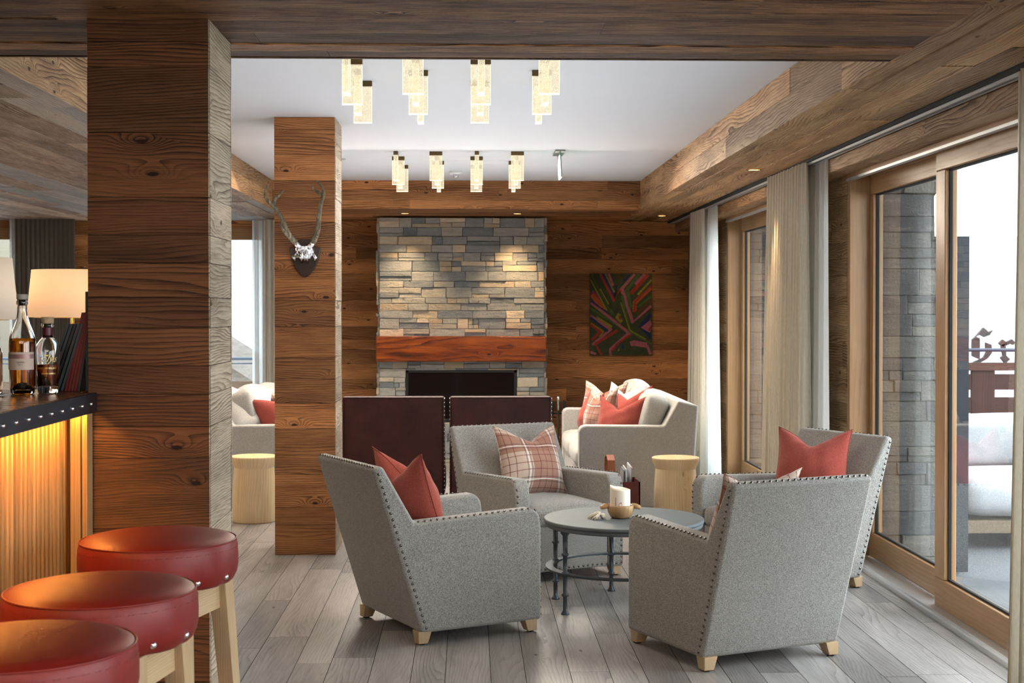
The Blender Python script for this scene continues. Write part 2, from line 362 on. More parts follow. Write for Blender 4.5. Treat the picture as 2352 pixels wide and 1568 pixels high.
# ------------------------------------------------------------------ planks
def rows_of(total, lo, hi, rnd):
    out = [0.]
    while out[-1] < total - lo * 1.2:
        out.append(out[-1] + rnd.uniform(lo, hi))
    if total - out[-1] < lo * .6 and len(out) > 1: out[-1] = total
    else: out.append(total)
    return out
def planks(mb, o, U, V, N, w, h, lo=.1, hi=.2, ll=1.2, lh=3., gap=.0015, th=.02, dj=.003, rnd=None, m=0, rows=None, back=1, me=None):
    """boards with grain along U, stacked along V, standing proud of the plane towards N"""
    rnd = rnd or R; o, U, V, N = Vector(o), Vector(U), Vector(V), Vector(N)
    ys = rows or rows_of(h, lo, hi, rnd)
    for r in range(len(ys) - 1):
        a, b = ys[r] + gap / 2, ys[r + 1] - gap / 2
        x = 0. if w <= ll else -rnd.uniform(0, lh * .8)
        while x < w:
            L = w if w <= ll else rnd.uniform(ll, lh)
            x0, x1 = max(x, 0) + gap / 2, min(x + L, w) - gap / 2; x += L
            if x1 - x0 < .01: continue
            d = th + rnd.uniform(-dj, dj); c = (rnd.random(), rnd.random(), rnd.random())
            P = [o + U * x0 + V * a, o + U * x1 + V * a, o + U * x1 + V * b, o + U * x0 + V * b]
            k = mb.add([*P, *[p + N * d for p in P]])
            mb.face([k + 4, k + 5, k + 6, k + 7], [(x0, a), (x1, a), (x1, b), (x0, b)], c, m)
            for (i, j, uu) in ((0, 1, 1), (1, 2, 0), (2, 3, 1), (3, 0, 0)):
                pu = ((x0, a), (x1, a), (x1, b), (x0, b))
                mb.face([k + i, k + j, k + 4 + j, k + 4 + i], [pu[i], pu[j], (pu[j][0] + (0 if uu else .02), pu[j][1] + (.02 if uu else 0)), (pu[i][0] + (0 if uu else .02), pu[i][1] + (.02 if uu else 0))], c, m if (me is None or uu) else me)
    if back:
        e = .004
        k = mb.add([o + N * e, o + U * w + N * e, o + U * w + V * h + N * e, o + V * h + N * e]); mb.face([k, k + 1, k + 2, k + 3], [(0, 0)] * 4, (0, 0, 0), m + 0 if back == 1 else back)

X1, Y1, Z1 = Vector((1, 0, 0)), Vector((0, 1, 0)), Vector((0, 0, 1))
YW = 14.27        # back wall
XR = 2.20         # right wall inner face
# ---- floor
mb = MB(); xs = [-.896, -.714, -.572, -.399, -.235, -.0998, .081, .219, .3985, .558, .696, .858]
while xs[-1] < 2.35: xs.append(xs[-1] + R.choice((.138, .16, .18)))
while xs[0] > -7.5: xs.insert(0, xs[0] - R.choice((.138, .16, .18)))
for a, b in zip(xs[:-1], xs[1:]):
    y = -3. - R.uniform(0, 1.5)
    while y < YW:
        L = R.uniform(.9, 2.1); y0, y1 = max(y, -3), min(y + L, YW); y += L
        if y1 <= y0: continue
        c = mb.rc(); g = .0012; z = R.uniform(-.0006, 0)
        k = mb.add([(a + g, y0 + g, z), (b - g, y0 + g, z), (b - g, y1 - g, z), (a + g, y1 - g, z)])
        mb.face([k, k + 1, k + 2, k + 3], [(y0, a), (y0, b), (y1, b), (y1, a)], c)
k = mb.add([(-7.6, -3, -.006), (XR + .25, -3, -.006), (XR + .25, YW, -.006), (-7.6, YW, -.006)]); mb.face([k, k + 1, k + 2, k + 3], [(0, 0)] * 4, (0, 0, 0), 1)
structure(mb.build('floor', [M['floor'], M['gap']]))
# ---- ceiling plane (white), soffits
mb = MB(); mb.box(-7.6, XR + .5, -3, YW + .4, CEIL, CEIL + .1); structure(mb.build('ceiling', M['ceiling']))
mb = MB(); g = (0, 0, 0)
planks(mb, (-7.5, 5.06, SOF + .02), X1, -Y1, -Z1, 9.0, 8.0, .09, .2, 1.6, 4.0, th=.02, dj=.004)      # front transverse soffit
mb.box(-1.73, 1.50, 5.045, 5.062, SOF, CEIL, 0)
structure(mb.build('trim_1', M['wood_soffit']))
mb = MB()
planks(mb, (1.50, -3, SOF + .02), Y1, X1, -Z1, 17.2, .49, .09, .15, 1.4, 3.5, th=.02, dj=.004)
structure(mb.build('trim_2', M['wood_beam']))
mb = MB(); planks(mb, (1.52, 12.55, SOF - .0), -Y1, Z1, -X1, 7.5, CEIL - SOF, .12, .13, 2., 4., th=.02, dj=.001, rows=[0, .125, CEIL - SOF])
structure(mb.build('trim_3', M['wood_beam']))
mb = MB(); planks(mb, (-1.73, 12.55, SOF), X1, Z1, -Y1, 3.25, CEIL - SOF, .06, .1, 1.5, 3., th=.02, dj=.001, rows=[0, .075, .165, CEIL - SOF])
planks(mb, (-1.73, 12.53, SOF + .02), X1, Y1, -Z1, 3.25, 1.76, .12, .2, 1.5, 3., th=.02, dj=.002)
structure(mb.build('trim_4', M['wood_back']))
mb = MB(); planks(mb, (-1.75, 5.06, SOF), Y1, Z1, X1, 7.49, CEIL - SOF, .1, .13, 2., 4., th=.02, dj=.001, rows=[0, .13, CEIL - SOF])
structure(mb.build('trim_5', M['wood_beam']))
mb = MB(); planks(mb, (-7.5, 5.06, SOF + .02), Y1, X1, -Z1, 9.25, 5.77, .1, .2, 1.6, 4., th=.02, dj=.004)
structure(mb.build('trim_6', M['wood_soffit_left']))
# ---- back wall with two window openings on the left
mb = MB()
planks(mb, (-1.99, YW + .02, 0), X1, Z1, -Y1, 4.24, SOF, .1, .19, 1.4, 3.4, th=.02, dj=.003)
planks(mb, (-4.47, YW + .02, 0), X1, Z1, -Y1, .67, SOF, .1, .19, 1.4, 3.4, th=.02)
planks(mb, (-7.5, YW + .02, 0), X1, Z1, -Y1, 1.0, SOF, .1, .19, 1.4, 3.4, th=.02)
mb.box(-1.99, 2.3, YW + .02, YW + .3, 0, CEIL); mb.box(-4.47, -3.8, YW + .02, YW + .3, 0, CEIL); mb.box(-7.5, -6.5, YW + .02, YW + .3, 0, CEIL)
mb.box(-6.5, -4.47, YW + .0, YW + .3, 2.27, CEIL); mb.box(-3.8, -1.99, YW + .0, YW + .3, 2.27, CEIL)
structure(mb.build('wall_back', M['wood_back']))
for i, (a, b) in enumerate(((-6.5, -4.47), (-3.8, -1.99))):
    mb = MB()
    mb.box(a, b, YW + .05, YW + .13, 2.15, 2.27, 0); mb.box(a, b, YW + .05, YW + .13, 0, .14, 0)
    mb.box(a, a + .1, YW + .05, YW + .13, .14, 2.15, 2); mb.box(b - .1, b, YW + .05, YW + .13, .14, 2.15, 2)
    mb.box((a + b) / 2 - .06, (a + b) / 2 + .06, YW + .04, YW + .12, .14, 2.15, 2) if i == 0 else None
    o = structure(mb.build('window_%d' % (3 + i), M['frame'], bevel=.004, seg=1))
    mb = MB(); k = mb.add([(a + .1, YW + .09, .14), (b - .1, YW + .09, .14), (b - .1, YW + .09, 2.15), (a + .1, YW + .09, 2.15)]); mb.face([k, k + 1, k + 2, k + 3], [(0, 0)] * 4); mb.build('glass_pane', M['pane'], o)
# ---- right wall: piers, header, openings
OPEN = [(-2.4, 3.7), (4.3, 8.24), (9.65, 12.15)]
mb = MB()
for a, b in ((-3, -2.4), (3.7, 4.3), (8.24, 9.65), (12.15, YW + .02)):
    planks(mb, (XR + .02, b, 0), -Y1, Z1, -X1, b - a, 2.25, .09, .18, 1.2, 2.4, th=.02, dj=.004)
    mb.box(XR + .02, 2.355, a, b, 0, 2.25, 1)
structure(mb.build('wall_right', M['wood_dirty']))
mb = MB()
planks(mb, (2.08, YW, 2.235), -Y1, Z1, -X1, YW + 3, .075, .08, .09, 1.0, 2.6, th=.02, dj=.002, rows=[0, .075])
planks(mb, (2.08, -3, 2.255), Y1, X1, -Z1, YW + 3, .14, .07, .08, 1.0, 2.6, th=.02, dj=.002, rows=[0, .14])
mb.box(2.08, 2.46, -3, YW, 2.25, CEIL, 1)
structure(mb.build('trim_7', M['wood_beam']))
mb = MB(); mb.box(1.985, 2.065, -3, YW, 2.318, 2.334, 1, m=0); mb.box(2.0, 2.012, -3, YW, 2.306, 2.318, 1, m=1); mb.box(2.03, 2.042, -3, YW, 2.306, 2.318, 1, m=1); mb.box(1.98, 2.08, -3, YW, 2.334, 2.36, 1)
tag(mb.build('curtain_rail', [M['black_matte'], M['alu']]), 'double aluminium curtain track let into the timber ceiling above the glass doors', 'curtain rail')
mb = MB(); mb.box(2.195, 2.215, -2.4, 8.24, 2.205, 2.236, 1, m=0); mb.box(2.195, 2.215, 9.65, 12.15, 2.205, 2.236, 1)
mb.box(2.19, 2.222, -2.4, 8.24, 2.198, 2.212, 1, m=1); mb.box(2.19, 2.222, 9.65, 12.15, 2.198, 2.212, 1, m=1)
mb.box(2.17, 2.30, -2.4, 8.24, 0, .022, 1, m=1); mb.box(2.17, 2.30, 9.65, 12.15, 0, .022, 1, m=1); mb.box(2.19, 2.2, -2.4, 8.24, .022, .03, 1, m=1)
structure(mb.build('trim_8', [M['frame'], M['alu']]))
def sash(name, x, y0, y1, st=.135, zb=.02, zt=2.217, th=.06, rb=.14, rt=.1, label=None):
    """a framed glazed leaf in the plane x, from y0 (near) to y1 (far)"""
    mb = MB(); mb.box(x, x + th, y0, y1, zb, zb + rb, 1); mb.box(x, x + th, y0, y1, zt - rt, zt, 1)
    mb.box(x, x + th, y0, y0 + st, zb + rb, zt - rt, 2); mb.box(x, x + th, y1 - st, y1, zb + rb, zt - rt, 2)
    o = structure(mb.build(name, M['frame'], bevel=.005, seg=2))
    mb = MB(); e = .012
    a, b, c, d = y0 + st - .002, y1 - st + .002, zb + rb - .002, zt - rt + .002
    for q in ((a, a + e, c, d), (b - e, b, c, d), (a, b, c, c + e), (a, b, d - e, d)): mb.box(x + .020, x + .034, q[0], q[1], q[2], q[3])
    mb.build('glazing_gasket', M['black_matte'], o)
    mb = MB(); k = mb.add([(x + .03, b, c), (x + .03, a, c), (x + .03, a, d), (x + .03, b, d)]); mb.face([k, k + 1, k + 2, k + 3], [(0, 0)] * 4); mb.build('glass_pane', M['pane'], o)
    return o
def reveal(name, y0, y1):
    mb = MB(); mb.box(XR, 2.33, y1 - .05, y1 + .005, .02, 2.23, 2); mb.box(XR, 2.33, y0 - .005, y0 + .05, .02, 2.23, 2)
    mb.box(2.318, 2.36, y0 + .05, y1 - .05, 2.215, 2.25, 1)
    structure(mb.build(name, M['frame'], bevel=.004, seg=1))
reveal('trim_9', 4.3, 8.24); reveal('trim_10', 9.65, 12.15); reveal('trim_11', -2.4, 3.7)
sash('window_1', 2.318, 6.88, 8.19, st=.06); d1 = sash('door_1', 2.25, 4.35, 6.82)
sash('window_2', 2.318, 10.76, 12.10, st=.06); d2 = sash('door_2', 2.25, 9.7, 10.71)
sash('window_5', 2.318, .6, 3.65); sash('door_3', 2.25, -2.35, .8)
# ---- walls behind the camera and on the far left (they close the room)
mb = MB(); mb.box(-7.6, 2.5, -3.1, -3, 0, CEIL); structure(mb.build('wall_front', M['wood_pale']))
mb = MB(); mb.box(-7.7, -7.5, -3, YW, 0, CEIL, 1); structure(mb.build('wall_left', M['wood_wall']))
# ------------------------------------------------------------------ pillars
def pillar(name, x0, x1, y0, y1, ztop, label, rows, m0='wood_dark', m1='wood_pale'):  # m1: side boards of the same timber, paler with window daylight put into their colour
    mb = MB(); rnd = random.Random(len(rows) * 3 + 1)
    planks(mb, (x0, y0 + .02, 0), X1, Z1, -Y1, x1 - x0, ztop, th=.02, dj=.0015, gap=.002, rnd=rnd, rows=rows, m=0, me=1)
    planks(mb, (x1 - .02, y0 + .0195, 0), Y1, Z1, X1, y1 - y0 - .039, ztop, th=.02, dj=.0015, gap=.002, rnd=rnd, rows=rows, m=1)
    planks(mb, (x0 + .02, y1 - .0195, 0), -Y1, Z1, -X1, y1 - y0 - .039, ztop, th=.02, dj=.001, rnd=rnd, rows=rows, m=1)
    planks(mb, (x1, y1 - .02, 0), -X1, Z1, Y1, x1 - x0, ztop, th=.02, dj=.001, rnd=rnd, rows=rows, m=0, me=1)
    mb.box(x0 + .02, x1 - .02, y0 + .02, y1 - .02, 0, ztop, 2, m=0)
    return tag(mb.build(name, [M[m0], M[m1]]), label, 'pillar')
zr = lambda ys, Y: sorted([H - (y - 711) * Y / 3267 for y in ys])
r1 = [0, .13, .31, .45] + zr([1320, 1215, 1052, 980, 905, 840, 753, 683, 604, 540, 453, 305, 155, 97], 4.34) + [SOF]
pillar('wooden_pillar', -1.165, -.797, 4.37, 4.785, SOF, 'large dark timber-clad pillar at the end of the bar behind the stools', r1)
r2 = [0] + zr([1205, 1165, 1090, 1045, 985, 925, 870, 820, 750, 690, 620, 580, 510, 455, 415, 355, 325, 298], 8.40) + [CEIL]
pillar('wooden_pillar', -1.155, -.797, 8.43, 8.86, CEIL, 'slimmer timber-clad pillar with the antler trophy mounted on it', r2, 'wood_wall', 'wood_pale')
# ------------------------------------------------------------------ fireplace
def stones(mb, x0, x1, z0, z1, y, rnd, hole=None, lo=.05, hi=.11, depth=.06, ll=.09, lh=.34, face=(0, 1), m=0):
    """irregular stacked stone on a plane; face=(0,1) means facing -Y, (1,) style handled by mb.M"""
    z = z0
    def one(a, b, c, d):
        if b - a < .012 or d - c < .008: return
        if hole and a < hole[1] - .001 and b > hole[0] + .001 and c < hole[3] - .001 and d > hole[2] + .001:
            one(a, min(b, hole[0]), c, d); one(max(a, hole[1]), b, c, d)
            if d > hole[3] + .001: one(max(a, hole[0]), min(b, hole[1]), hole[3], d)
            if c < hole[2] - .001: one(max(a, hole[0]), min(b, hole[1]), c, hole[2])
            return
        j = lambda s: rnd.uniform(-s, s); g = .0012; p = rnd.uniform(0, .022); e = .0045
        F = [(a + g + j(.002), y, c + g + j(.002)), (b - g + j(.002), y, c + g + j(.002)), (b - g + j(.002), y, d - g + j(.002)), (a + g + j(.002), y, d - g + j(.002))]
        mid = [(q[0], y - p - .008, q[2]) for q in F]; cx, cz = (a + b) / 2, (c + d) / 2
        fr = [(q[0] + (e if q[0] < cx else -e), y - p - .012 + j(.003), q[2] + (e if q[2] < cz else -e) * .8) for q in F]
        k = mb.add(F + mid + fr); t = rnd.random() ** 1.15; col_ = (t, rnd.random(), rnd.random())
        for L in (0, 4):
            for i in range(4):
                i2 = (i + 1) % 4; mb.face([k + L + i, k + L + i2, k + L + 4 + i2, k + L + 4 + i], [(0, 0)] * 4, col_, m)
        mb.face([k + 8, k + 9, k + 10, k + 11], [(0, 0)] * 4, col_, m)
    while z < z1 - .005:
        h = rnd.uniform(lo, hi)
        if z1 - z - h < lo * .7: h = z1 - z
        x = x0
        while x < x1:
            L = rnd.uniform(ll, lh)
            if x1 - x - L < ll * .6: L = x1 - x
            if h > .075 and rnd.random() < .45:
                s = z + h * rnd.uniform(.35, .65); n = rnd.choice((1, 1, 2)); xx = x
                xm = x + L * rnd.uniform(.4, .6)
                one(x, xm, z, s) if n == 2 else one(x, x + L, z, s)
                if n == 2: one(xm, x + L, z, s)
                one(x, x + L * .999, s, z + h) if rnd.random() < .6 else (one(x, xm, s, z + h), one(xm, x + L, s, z + h))
            else: one(x, x + L, z, z + h)
            x += L
        z += h
fp = thing('fireplace', 'stacked grey stone fireplace with thick timber mantel on the back wall', 'fireplace', (-.078, 13.54, 0))
mb = MB(); rn = random.Random(11); hole = (-.535, .52, .38, .874)
stones(mb, -.784, .783, 1.19, 2.322, 0, rn); stones(mb, -.784, .783, 0, .97, 0, rn, hole, lo=.06, hi=.11)
for sx, s in ((-.784, 1), (.783, -1)):
    mb.M = Matrix(((0, -s if s > 0 else 1, 0, sx), (1 if True else 0, 0, 0, 0), (0, 0, 1, 0), (0, 0, 0, 1)))
    mb.M = Matrix(((0, 1 if s > 0 else -1, 0, sx), (1, 0, 0, .0), (0, 0, 1, 0), (0, 0, 0, 1)))
    stones(mb, 0, .72, 0, 2.322, 0, rn)
mb.M = None
mb.box(-.78, -.535, .003, .72, 0, 2.322, c=(.05, 0, 0), m=1); mb.box(.52, .78, .003, .72, 0, 2.322, c=(.05, 0, 0), m=1)
mb.box(-.535, .52, .003, .72, .88, 2.322, c=(.05, 0, 0), m=1); mb.box(-.535, .52, .003, .72, 0, .38, c=(.05, 0, 0), m=1)
mb.build('stone_surround', [M['stone'], M['black_matte']], fp)
mb = MB(); mb.box(-.805, .795, -.19, .01, .962, 1.20, 0); mb.build('mantel', M['mantel'], fp, bevel=.01, seg=2)
mb = MB(); a, b, c, d = hole
for q in ((a, a + .025, c, d), (b - .025, b, c, d), (a, b, d - .022, d), (a, b, c, c + .03)): mb.box(q[0], q[1], -.02, .30, q[2], q[3], c=(0, 0, 0))
mb.box(a, b, .3, .34, c, d, c=(0, 0, 0)); mb.build('firebox', M['black'], fp)
mb = MB(); mb.box(a + .025, b - .025, 0, .005, c + .03, d - .022); mb.build('fire_glass', M['fire_glass'], fp)
mb = MB(); mb.box(-.03, .03, -.008, .0, c + .03, c + .12); mb.tube([(-.2, .15, .45), (.15, .12, .47)], .035, 8); mb.build('door_latch', M['black'], fp)
# ---- painting
pt = thing('painting', 'unframed abstract canvas of zigzag green, pink, red and blue stripes on the back wall', 'painting', (1.202, 14.235, .992))
mb = MB(); pw, phh = .623, .82
mb.box(0, pw, -.0, .03, 0, phh, c=(.5, .5, .5)); mb.build('canvas', plain('canvas', (.05, .065, .028), .8, 0, 14, .6), pt)
G, DG, P, RD, OR, BL, YE, BR, DP = (.075, .14, .03), (.035, .06, .02), (.46, .13, .17), (.42, .035, .02), (.50, .10, .025), (.015, .03, .12), (.30, .26, .03), (.13, .05, .02), (.30, .03, .08)
ST = [(DP, 120, [(130, 440), (230, 560), (300, 640)]), (OR, 70, [(150, 480), (370, 720)]), (G, 40, [(150, 130), (300, 420), (500, 800)]), (YE, 22, [(130, 230), (400, 740)]), (DG, 60, [(190, 150), (470, 700)]), (YE, 18, [(290, 380), (430, 640)]),
      (RD, 42, [(290, 130), (520, 590), (610, 380)]), (BL, 46, [(335, 130), (530, 500), (550, 320)]), (YE, 26, [(370, 130), (520, 440)]), (P, 40, [(425, 130), (500, 330)]), (BR, 50, [(580, 130), (590, 220)]), (BL, 36, [(770, 130), (680, 250)]),
      (P, 52, [(850, 130), (640, 380), (820, 930), (1125, 660)]), (G, 60, [(920, 130), (720, 400), (790, 700)]), (P, 56, [(1010, 130), (860, 310)]), (RD, 62, [(1070, 140), (790, 460)]), (YE, 40, [(1135, 230), (900, 480)]), (OR, 74, [(1135, 360), (850, 610), (850, 760)]), (RD, 30, [(1135, 320), (860, 590), (850, 740)]),
      (BR, 60, [(1135, 560), (870, 790)]), (G, 40, [(1135, 500), (900, 680)]), (BL, 80, [(1135, 790), (960, 1000), (1135, 1180)]), (P, 90, [(1135, 930), (1010, 1030), (1110, 1060)]), (RD, 26, [(1125, 990), (1080, 1070)]),
      (G, 44, [(120, 700), (330, 830), (620, 1000)]), (P, 46, [(130, 610), (480, 880), (760, 1110), (450, 1380), (460, 1475)]), (BL, 24, [(130, 580), (420, 780)]), (YE, 44, [(230, 850), (480, 1010)]), (P, 44, [(120, 820), (460, 1050), (160, 1300)]), (BL, 40, [(120, 850), (410, 1080)]),
      (YE, 40, [(130, 950), (340, 1090), (280, 1170)]), (RD, 44, [(130, 970), (290, 1090), (150, 1220)]), (DG, 90, [(120, 1050), (200, 1100)]), (RD, 44, [(570, 1060), (210, 1290), (310, 1475)]), (DG, 34, [(180, 1340), (270, 1475)]), (P, 46, [(120, 1420), (220, 1460)]),
      (RD, 30, [(790, 1130), (560, 1290), (490, 1410)]), (G, 44, [(640, 480), (770, 1080), (1135, 1290)]), (YE, 20, [(620, 600), (770, 1060), (1030, 1210)]), (YE, 60, [(600, 790), (570, 850), (640, 930)]), (RD, 26, [(595, 830), (620, 890)]),
      (P, 84, [(780, 1290), (840, 1270), (1050, 1310)]), (P, 46, [(1050, 1310), (1110, 1460)]), (BL, 44, [(650, 1300), (660, 1370)]), (YE, 34, [(580, 1380), (600, 1390)])]
mb = MB(); zz = 0
for c, wd, pts in ST:
    zz += 1; q = [Vector((max(0, min(1, (x - 125) / 1008)) * pw, 0, (1 - max(0, min(1, (y - 130) / 1345))) * phh)) for x, y in pts]; hw = wd / 1008 * pw / 2
    L, Rr = [], []
    for i, p in enumerate(q):
        ta = (q[min(i + 1, len(q) - 1)] - q[max(i - 1, 0)]).normalized(); 
        n = Vector((ta.z, 0, -ta.x)); f = 1.
        if 0 < i < len(q) - 1:
            t1 = (q[i] - q[i - 1]).normalized(); cs = abs(t1.dot(ta)); f = min(1 / max(cs, .3), 2.5)
        cl = lambda v: Vector((max(0, min(pw, v.x)), -.0006 - zz * .00005, max(0, min(phh, v.z))))
        L.append(cl(p + n * hw * f)); Rr.append(cl(p - n * hw * f))
    for i in range(len(q) - 1):
        k = mb.add([L[i], L[i + 1], Rr[i + 1], Rr[i]]); mb.face([k, k + 1, k + 2, k + 3], [(0, 0)] * 4, c)
t = NT('paint'); ac = t.n('Attribute', attribute_name='pr').outputs['Color']; nz = t.noise(t.n('TexCoord').outputs['Object'], 35, 4, .6)
k = t.math('ADD', .45, t.math('MULTIPLY', nz, .9)); t.pbsdf(t.mix(1., ac, t.n('CombineXYZ', {0: k, 1: k, 2: k}).outputs[0], 'MULTIPLY'), .75)
mb.build('painted_stripes', t.m, pt)
# ------------------------------------------------------------------ curtains
def drape(mb, x0, y0, x1, y1, zt, zb, folds, amp, flare=1., m=0, n=14, seed=1, shift=(0, 0)):
    rnd = random.Random(seed); a, b = Vector((x0, y0, 0)), Vector((x1, y1, 0)); d = b - a; nrm = Vector((-d.y, d.x, 0)).normalized()
    ph = [rnd.uniform(-.5, .5) for _ in range(folds + 2)]; mid = (a + b) / 2
    def fn(u, v):
        k = int(u * folds); w = 1 + (flare - 1) * v ** 1.3
        s = math.sin(u * folds * 2 * PI + ph[k % len(ph)] * v * 1.2); A = amp * (.5 + .7 * v) * (1 + .3 * ph[(k + 1) % len(ph)])
        p = mid + (d * (u - .5) + d.normalized() * .012 * math.sin(u * folds * 4 * PI)) * w + nrm * A * s + Vector((shift[0], shift[1], 0)) * v ** 1.5
        return (p.x, p.y, zt + (zb - zt) * v)
    mb.grid(fn, folds * 8, n, m=m, uvs=(d.length * 1.6, zt - zb))
def curtain(label, parts, group=None, cat='curtain'):
    o = thing('curtain', label, cat, (parts[0][1][0], parts[0][1][1], 0), 0, group); ox, oy = parts[0][1][0], parts[0][1][1]
    for nm, a, mat in parts:
        mb = MB(); drape(mb, a[0] - ox, a[1] - oy, a[2] - ox, a[3] - oy, *a[4:]); mb.build(nm, M[mat], o)
curtain('pale linen curtain gathered in the corner beside the back wall and painting', [
    ('drape', (1.98, 12.72, 2.0, 12.1, 2.315, .01, 7, .035, 1.12), 'curtain'), ('sheer', (2.035, 12.4, 2.035, 11.65, 2.315, .01, 6, .03, 1.3), 'sheer')])
curtain('full-length linen curtain hanging between the two glass door openings, lit by a downlight', [
    ('drape', (1.97, 9.30, 1.98, 8.33, 2.315, .01, 13, .058, 1.03), 'curtain'), ('sheer', (2.05, 8.9, 2.05, 8.1, 2.315, .01, 7, .028, 1.08), 'sheer')])
curtain('linen curtain cut off by the right edge of the picture, nearest the camera', [
    ('drape', (1.99, 5.12, 1.99, 4.3, 2.315, .01, 9, .035, 1.1, 0, 14, 5), 'curtain'), ('sheer', (2.05, 5.1, 2.05, 4.3, 2.315, .01, 9, .02, 1.08), 'sheer')])
curtain('dark brown ribbed curtain beyond the bar, behind the lit table lamp', [
    ('drape', (-4.42, 13.95, -3.84, 13.95, 2.33, .01, 13, .03, 1.0), 'curtain_dark'), ('sheer', (-4.5, 14.05, -4.38, 14.02, 2.33, .01, 2, .02, 1.0), 'sheer')])
curtain('narrow grey green curtain on the back wall, between the two pillars in the picture', [
    ('drape', (-2.02, 14.0, -1.80, 14.0, 2.33, .01, 4, .03, 1.0), 'curtain'), ('sheer', (-2.14, 14.05, -1.98, 14.05, 2.33, .01, 2, .025, 1.0), 'sheer')])
# ------------------------------------------------------------------ crystal ceiling lights
XC = (-.533, -.246, .048, .340); YN = (6.14, 6.45, 6.77, 7.085); YF = (10.24, 10.57, 10.89, 11.2)
def crystal_light(wide):
    hw, hd = (.045, .0145) if wide else (.0145, .045); n = 'ceiling_light'
    o = thing(n, 'x', 'ceiling light'); hb = .18
    mb = MB(); mb.box(-hw - .001, hw + .001, -hd - .001, hd + .001, -.028, 0); mb.build('mounting_cap', M['brass'], o, bevel=.002, seg=1)
    mb = MB(); mb.box(-hw, hw, -hd, hd, -.028 - hb, -.028); mb.build('glass_slab', M['crystal'], o)
    mb = MB(); e = .0016; zb = -.028 - hb
    mb.box(-hw - .0004, hw + .0004, -hd - .0004, hd + .0004, zb - .0006, zb + .0035)
    for sx in (-1, 1):
        for sy in (-1, 1): mb.box(min(sx * hw, sx * (hw - e)) , max(sx * hw, sx * (hw - e)) + .0003, min(sy * hd, sy * (hd - e)), max(sy * hd, sy * (hd - e)) + .0003, zb, -.028, 2)
    mb.build('polished_edge', M['crystal_edge'], o); return o
PR = {True: crystal_light(True), False: crystal_light(False)}; first = {True: 1, False: 1}
ordn = ('leftmost', 'second from left', 'third from left', 'rightmost'); rown = ('front', 'second', 'third', 'rear')
for cl, ys in (('near', YN), ('far', YF)):
    for r, y in enumerate(ys):
        for c, x in enumerate(XC):
            wide = (r + c) % 2 == 1
            if first[wide]: o = PR[wide]; first[wide] = 0
            else: o = copy_tree(PR[wide])
            o.location = (x, W(x, y), CEIL)
            tag(o, '%s glass slab light, %s, %s row of the %s ceiling cluster' % ('broad-side' if wide else 'edge-on', ordn[c], rown[r], cl), 'ceiling light', '%s cluster of bubbled glass ceiling lights' % cl)
# ---- exit sign, smoke detector, downlights
o = thing('exit_sign', 'edge-lit glass exit sign seen edge-on, hanging from the ceiling by its plate', 'sign', (.640, 10.25, CEIL))
mb = MB(); mb.box(-.035, .035, -.16, .16, -.012, 0); mb.build('ceiling_plate', plain('grey_metal', (.28, .29, .28), .5, .3), o)
mb = MB(); mb.prism([(-.15, -.012), (.15, -.012), (.15, -.17), (.13, -.19), (-.13, -.19), (-.15, -.17)], -.004, .004, 0); s = mb.build('sign_plate', plain('green_glass', (.16, .27, .22), .3, 0, 60, .5), o)
s.rotation_euler = (0, math.radians(-3), 0)
o = thing('smoke_detector', 'small white round smoke detector on the ceiling near the far lights', 'smoke detector', (-.118, 11.7, CEIL))
mb = MB(); mb.lathe([(0, -.0), (.052, -.0), (.052, -.018), (.04, -.026), (0, -.026)], 24); mb.build('housing', M['white'], o)
mb = MB(); mb.lathe([(0, -.026), (.026, -.026), (.02, -.05), (0, -.052)], 20); mb.build('sensor', M['alu'], o)
mb = MB(); mb.lathe([(0, 0), (.03, 0), (.03, -.006), (0, -.006)], 20); tag(mb.build('ceiling_sensor', M['alu'], loc=(-.97, 10.75, CEIL)), 'tiny flat round sensor on the white ceiling right of the antler pillar', 'sensor')
def downlight(x, y, label, z=SOF, power=0, tgt=None, size=40, c=(1, .72, .42), blend=.6):
    o = thing('recessed_downlight', label, 'downlight', (x, y, z), 0, 'recessed downlights in the timber ceiling')
    mb = MB(); mb.lathe([(.045, -.004), (.05, -.004), (.05, .0), (.045, .0), (.036, -.0025), (.045, -.004)], 24); mb.build('trim_ring', M['brass'], o)
    mb = MB(); mb.lathe([(0, -.002), (.036, -.002)], 20); mb.build('lamp', M['glow'], o)
    if power:
        L = bpy.data.lights.new('spot', 'SPOT'); L.energy = power; L.color = c; L.spot_size = math.radians(size); L.spot_blend = blend; L.shadow_soft_size = .02
        l = bpy.data.objects.new('downlight_beam', L); l.location = (x, y, z - .03); link(l)
        l.rotation_euler = (Vector(tgt) - Vector(l.location)).to_track_quat('-Z', 'Y').to_euler()
downlight(-.60, 13.12, 'recessed downlight above the left half of the stone chimney breast', power=30, tgt=(-.60, 13.54, 1.2), size=75, blend=1.)
downlight(.435, 13.12, 'recessed downlight above the right half of the stone chimney breast', power=30, tgt=(.42, 13.54, 1.2), size=75, blend=1.)
downlight(1.81, 13.40, 'small recessed downlight in the far right corner above the painting', power=5, tgt=(1.7, 14.2, 1.2), size=60)
downlight(1.80, 8.98, 'recessed downlight in the side soffit grazing the middle curtain', power=28, tgt=(1.97, 8.98, 1.2), size=40, blend=.9)
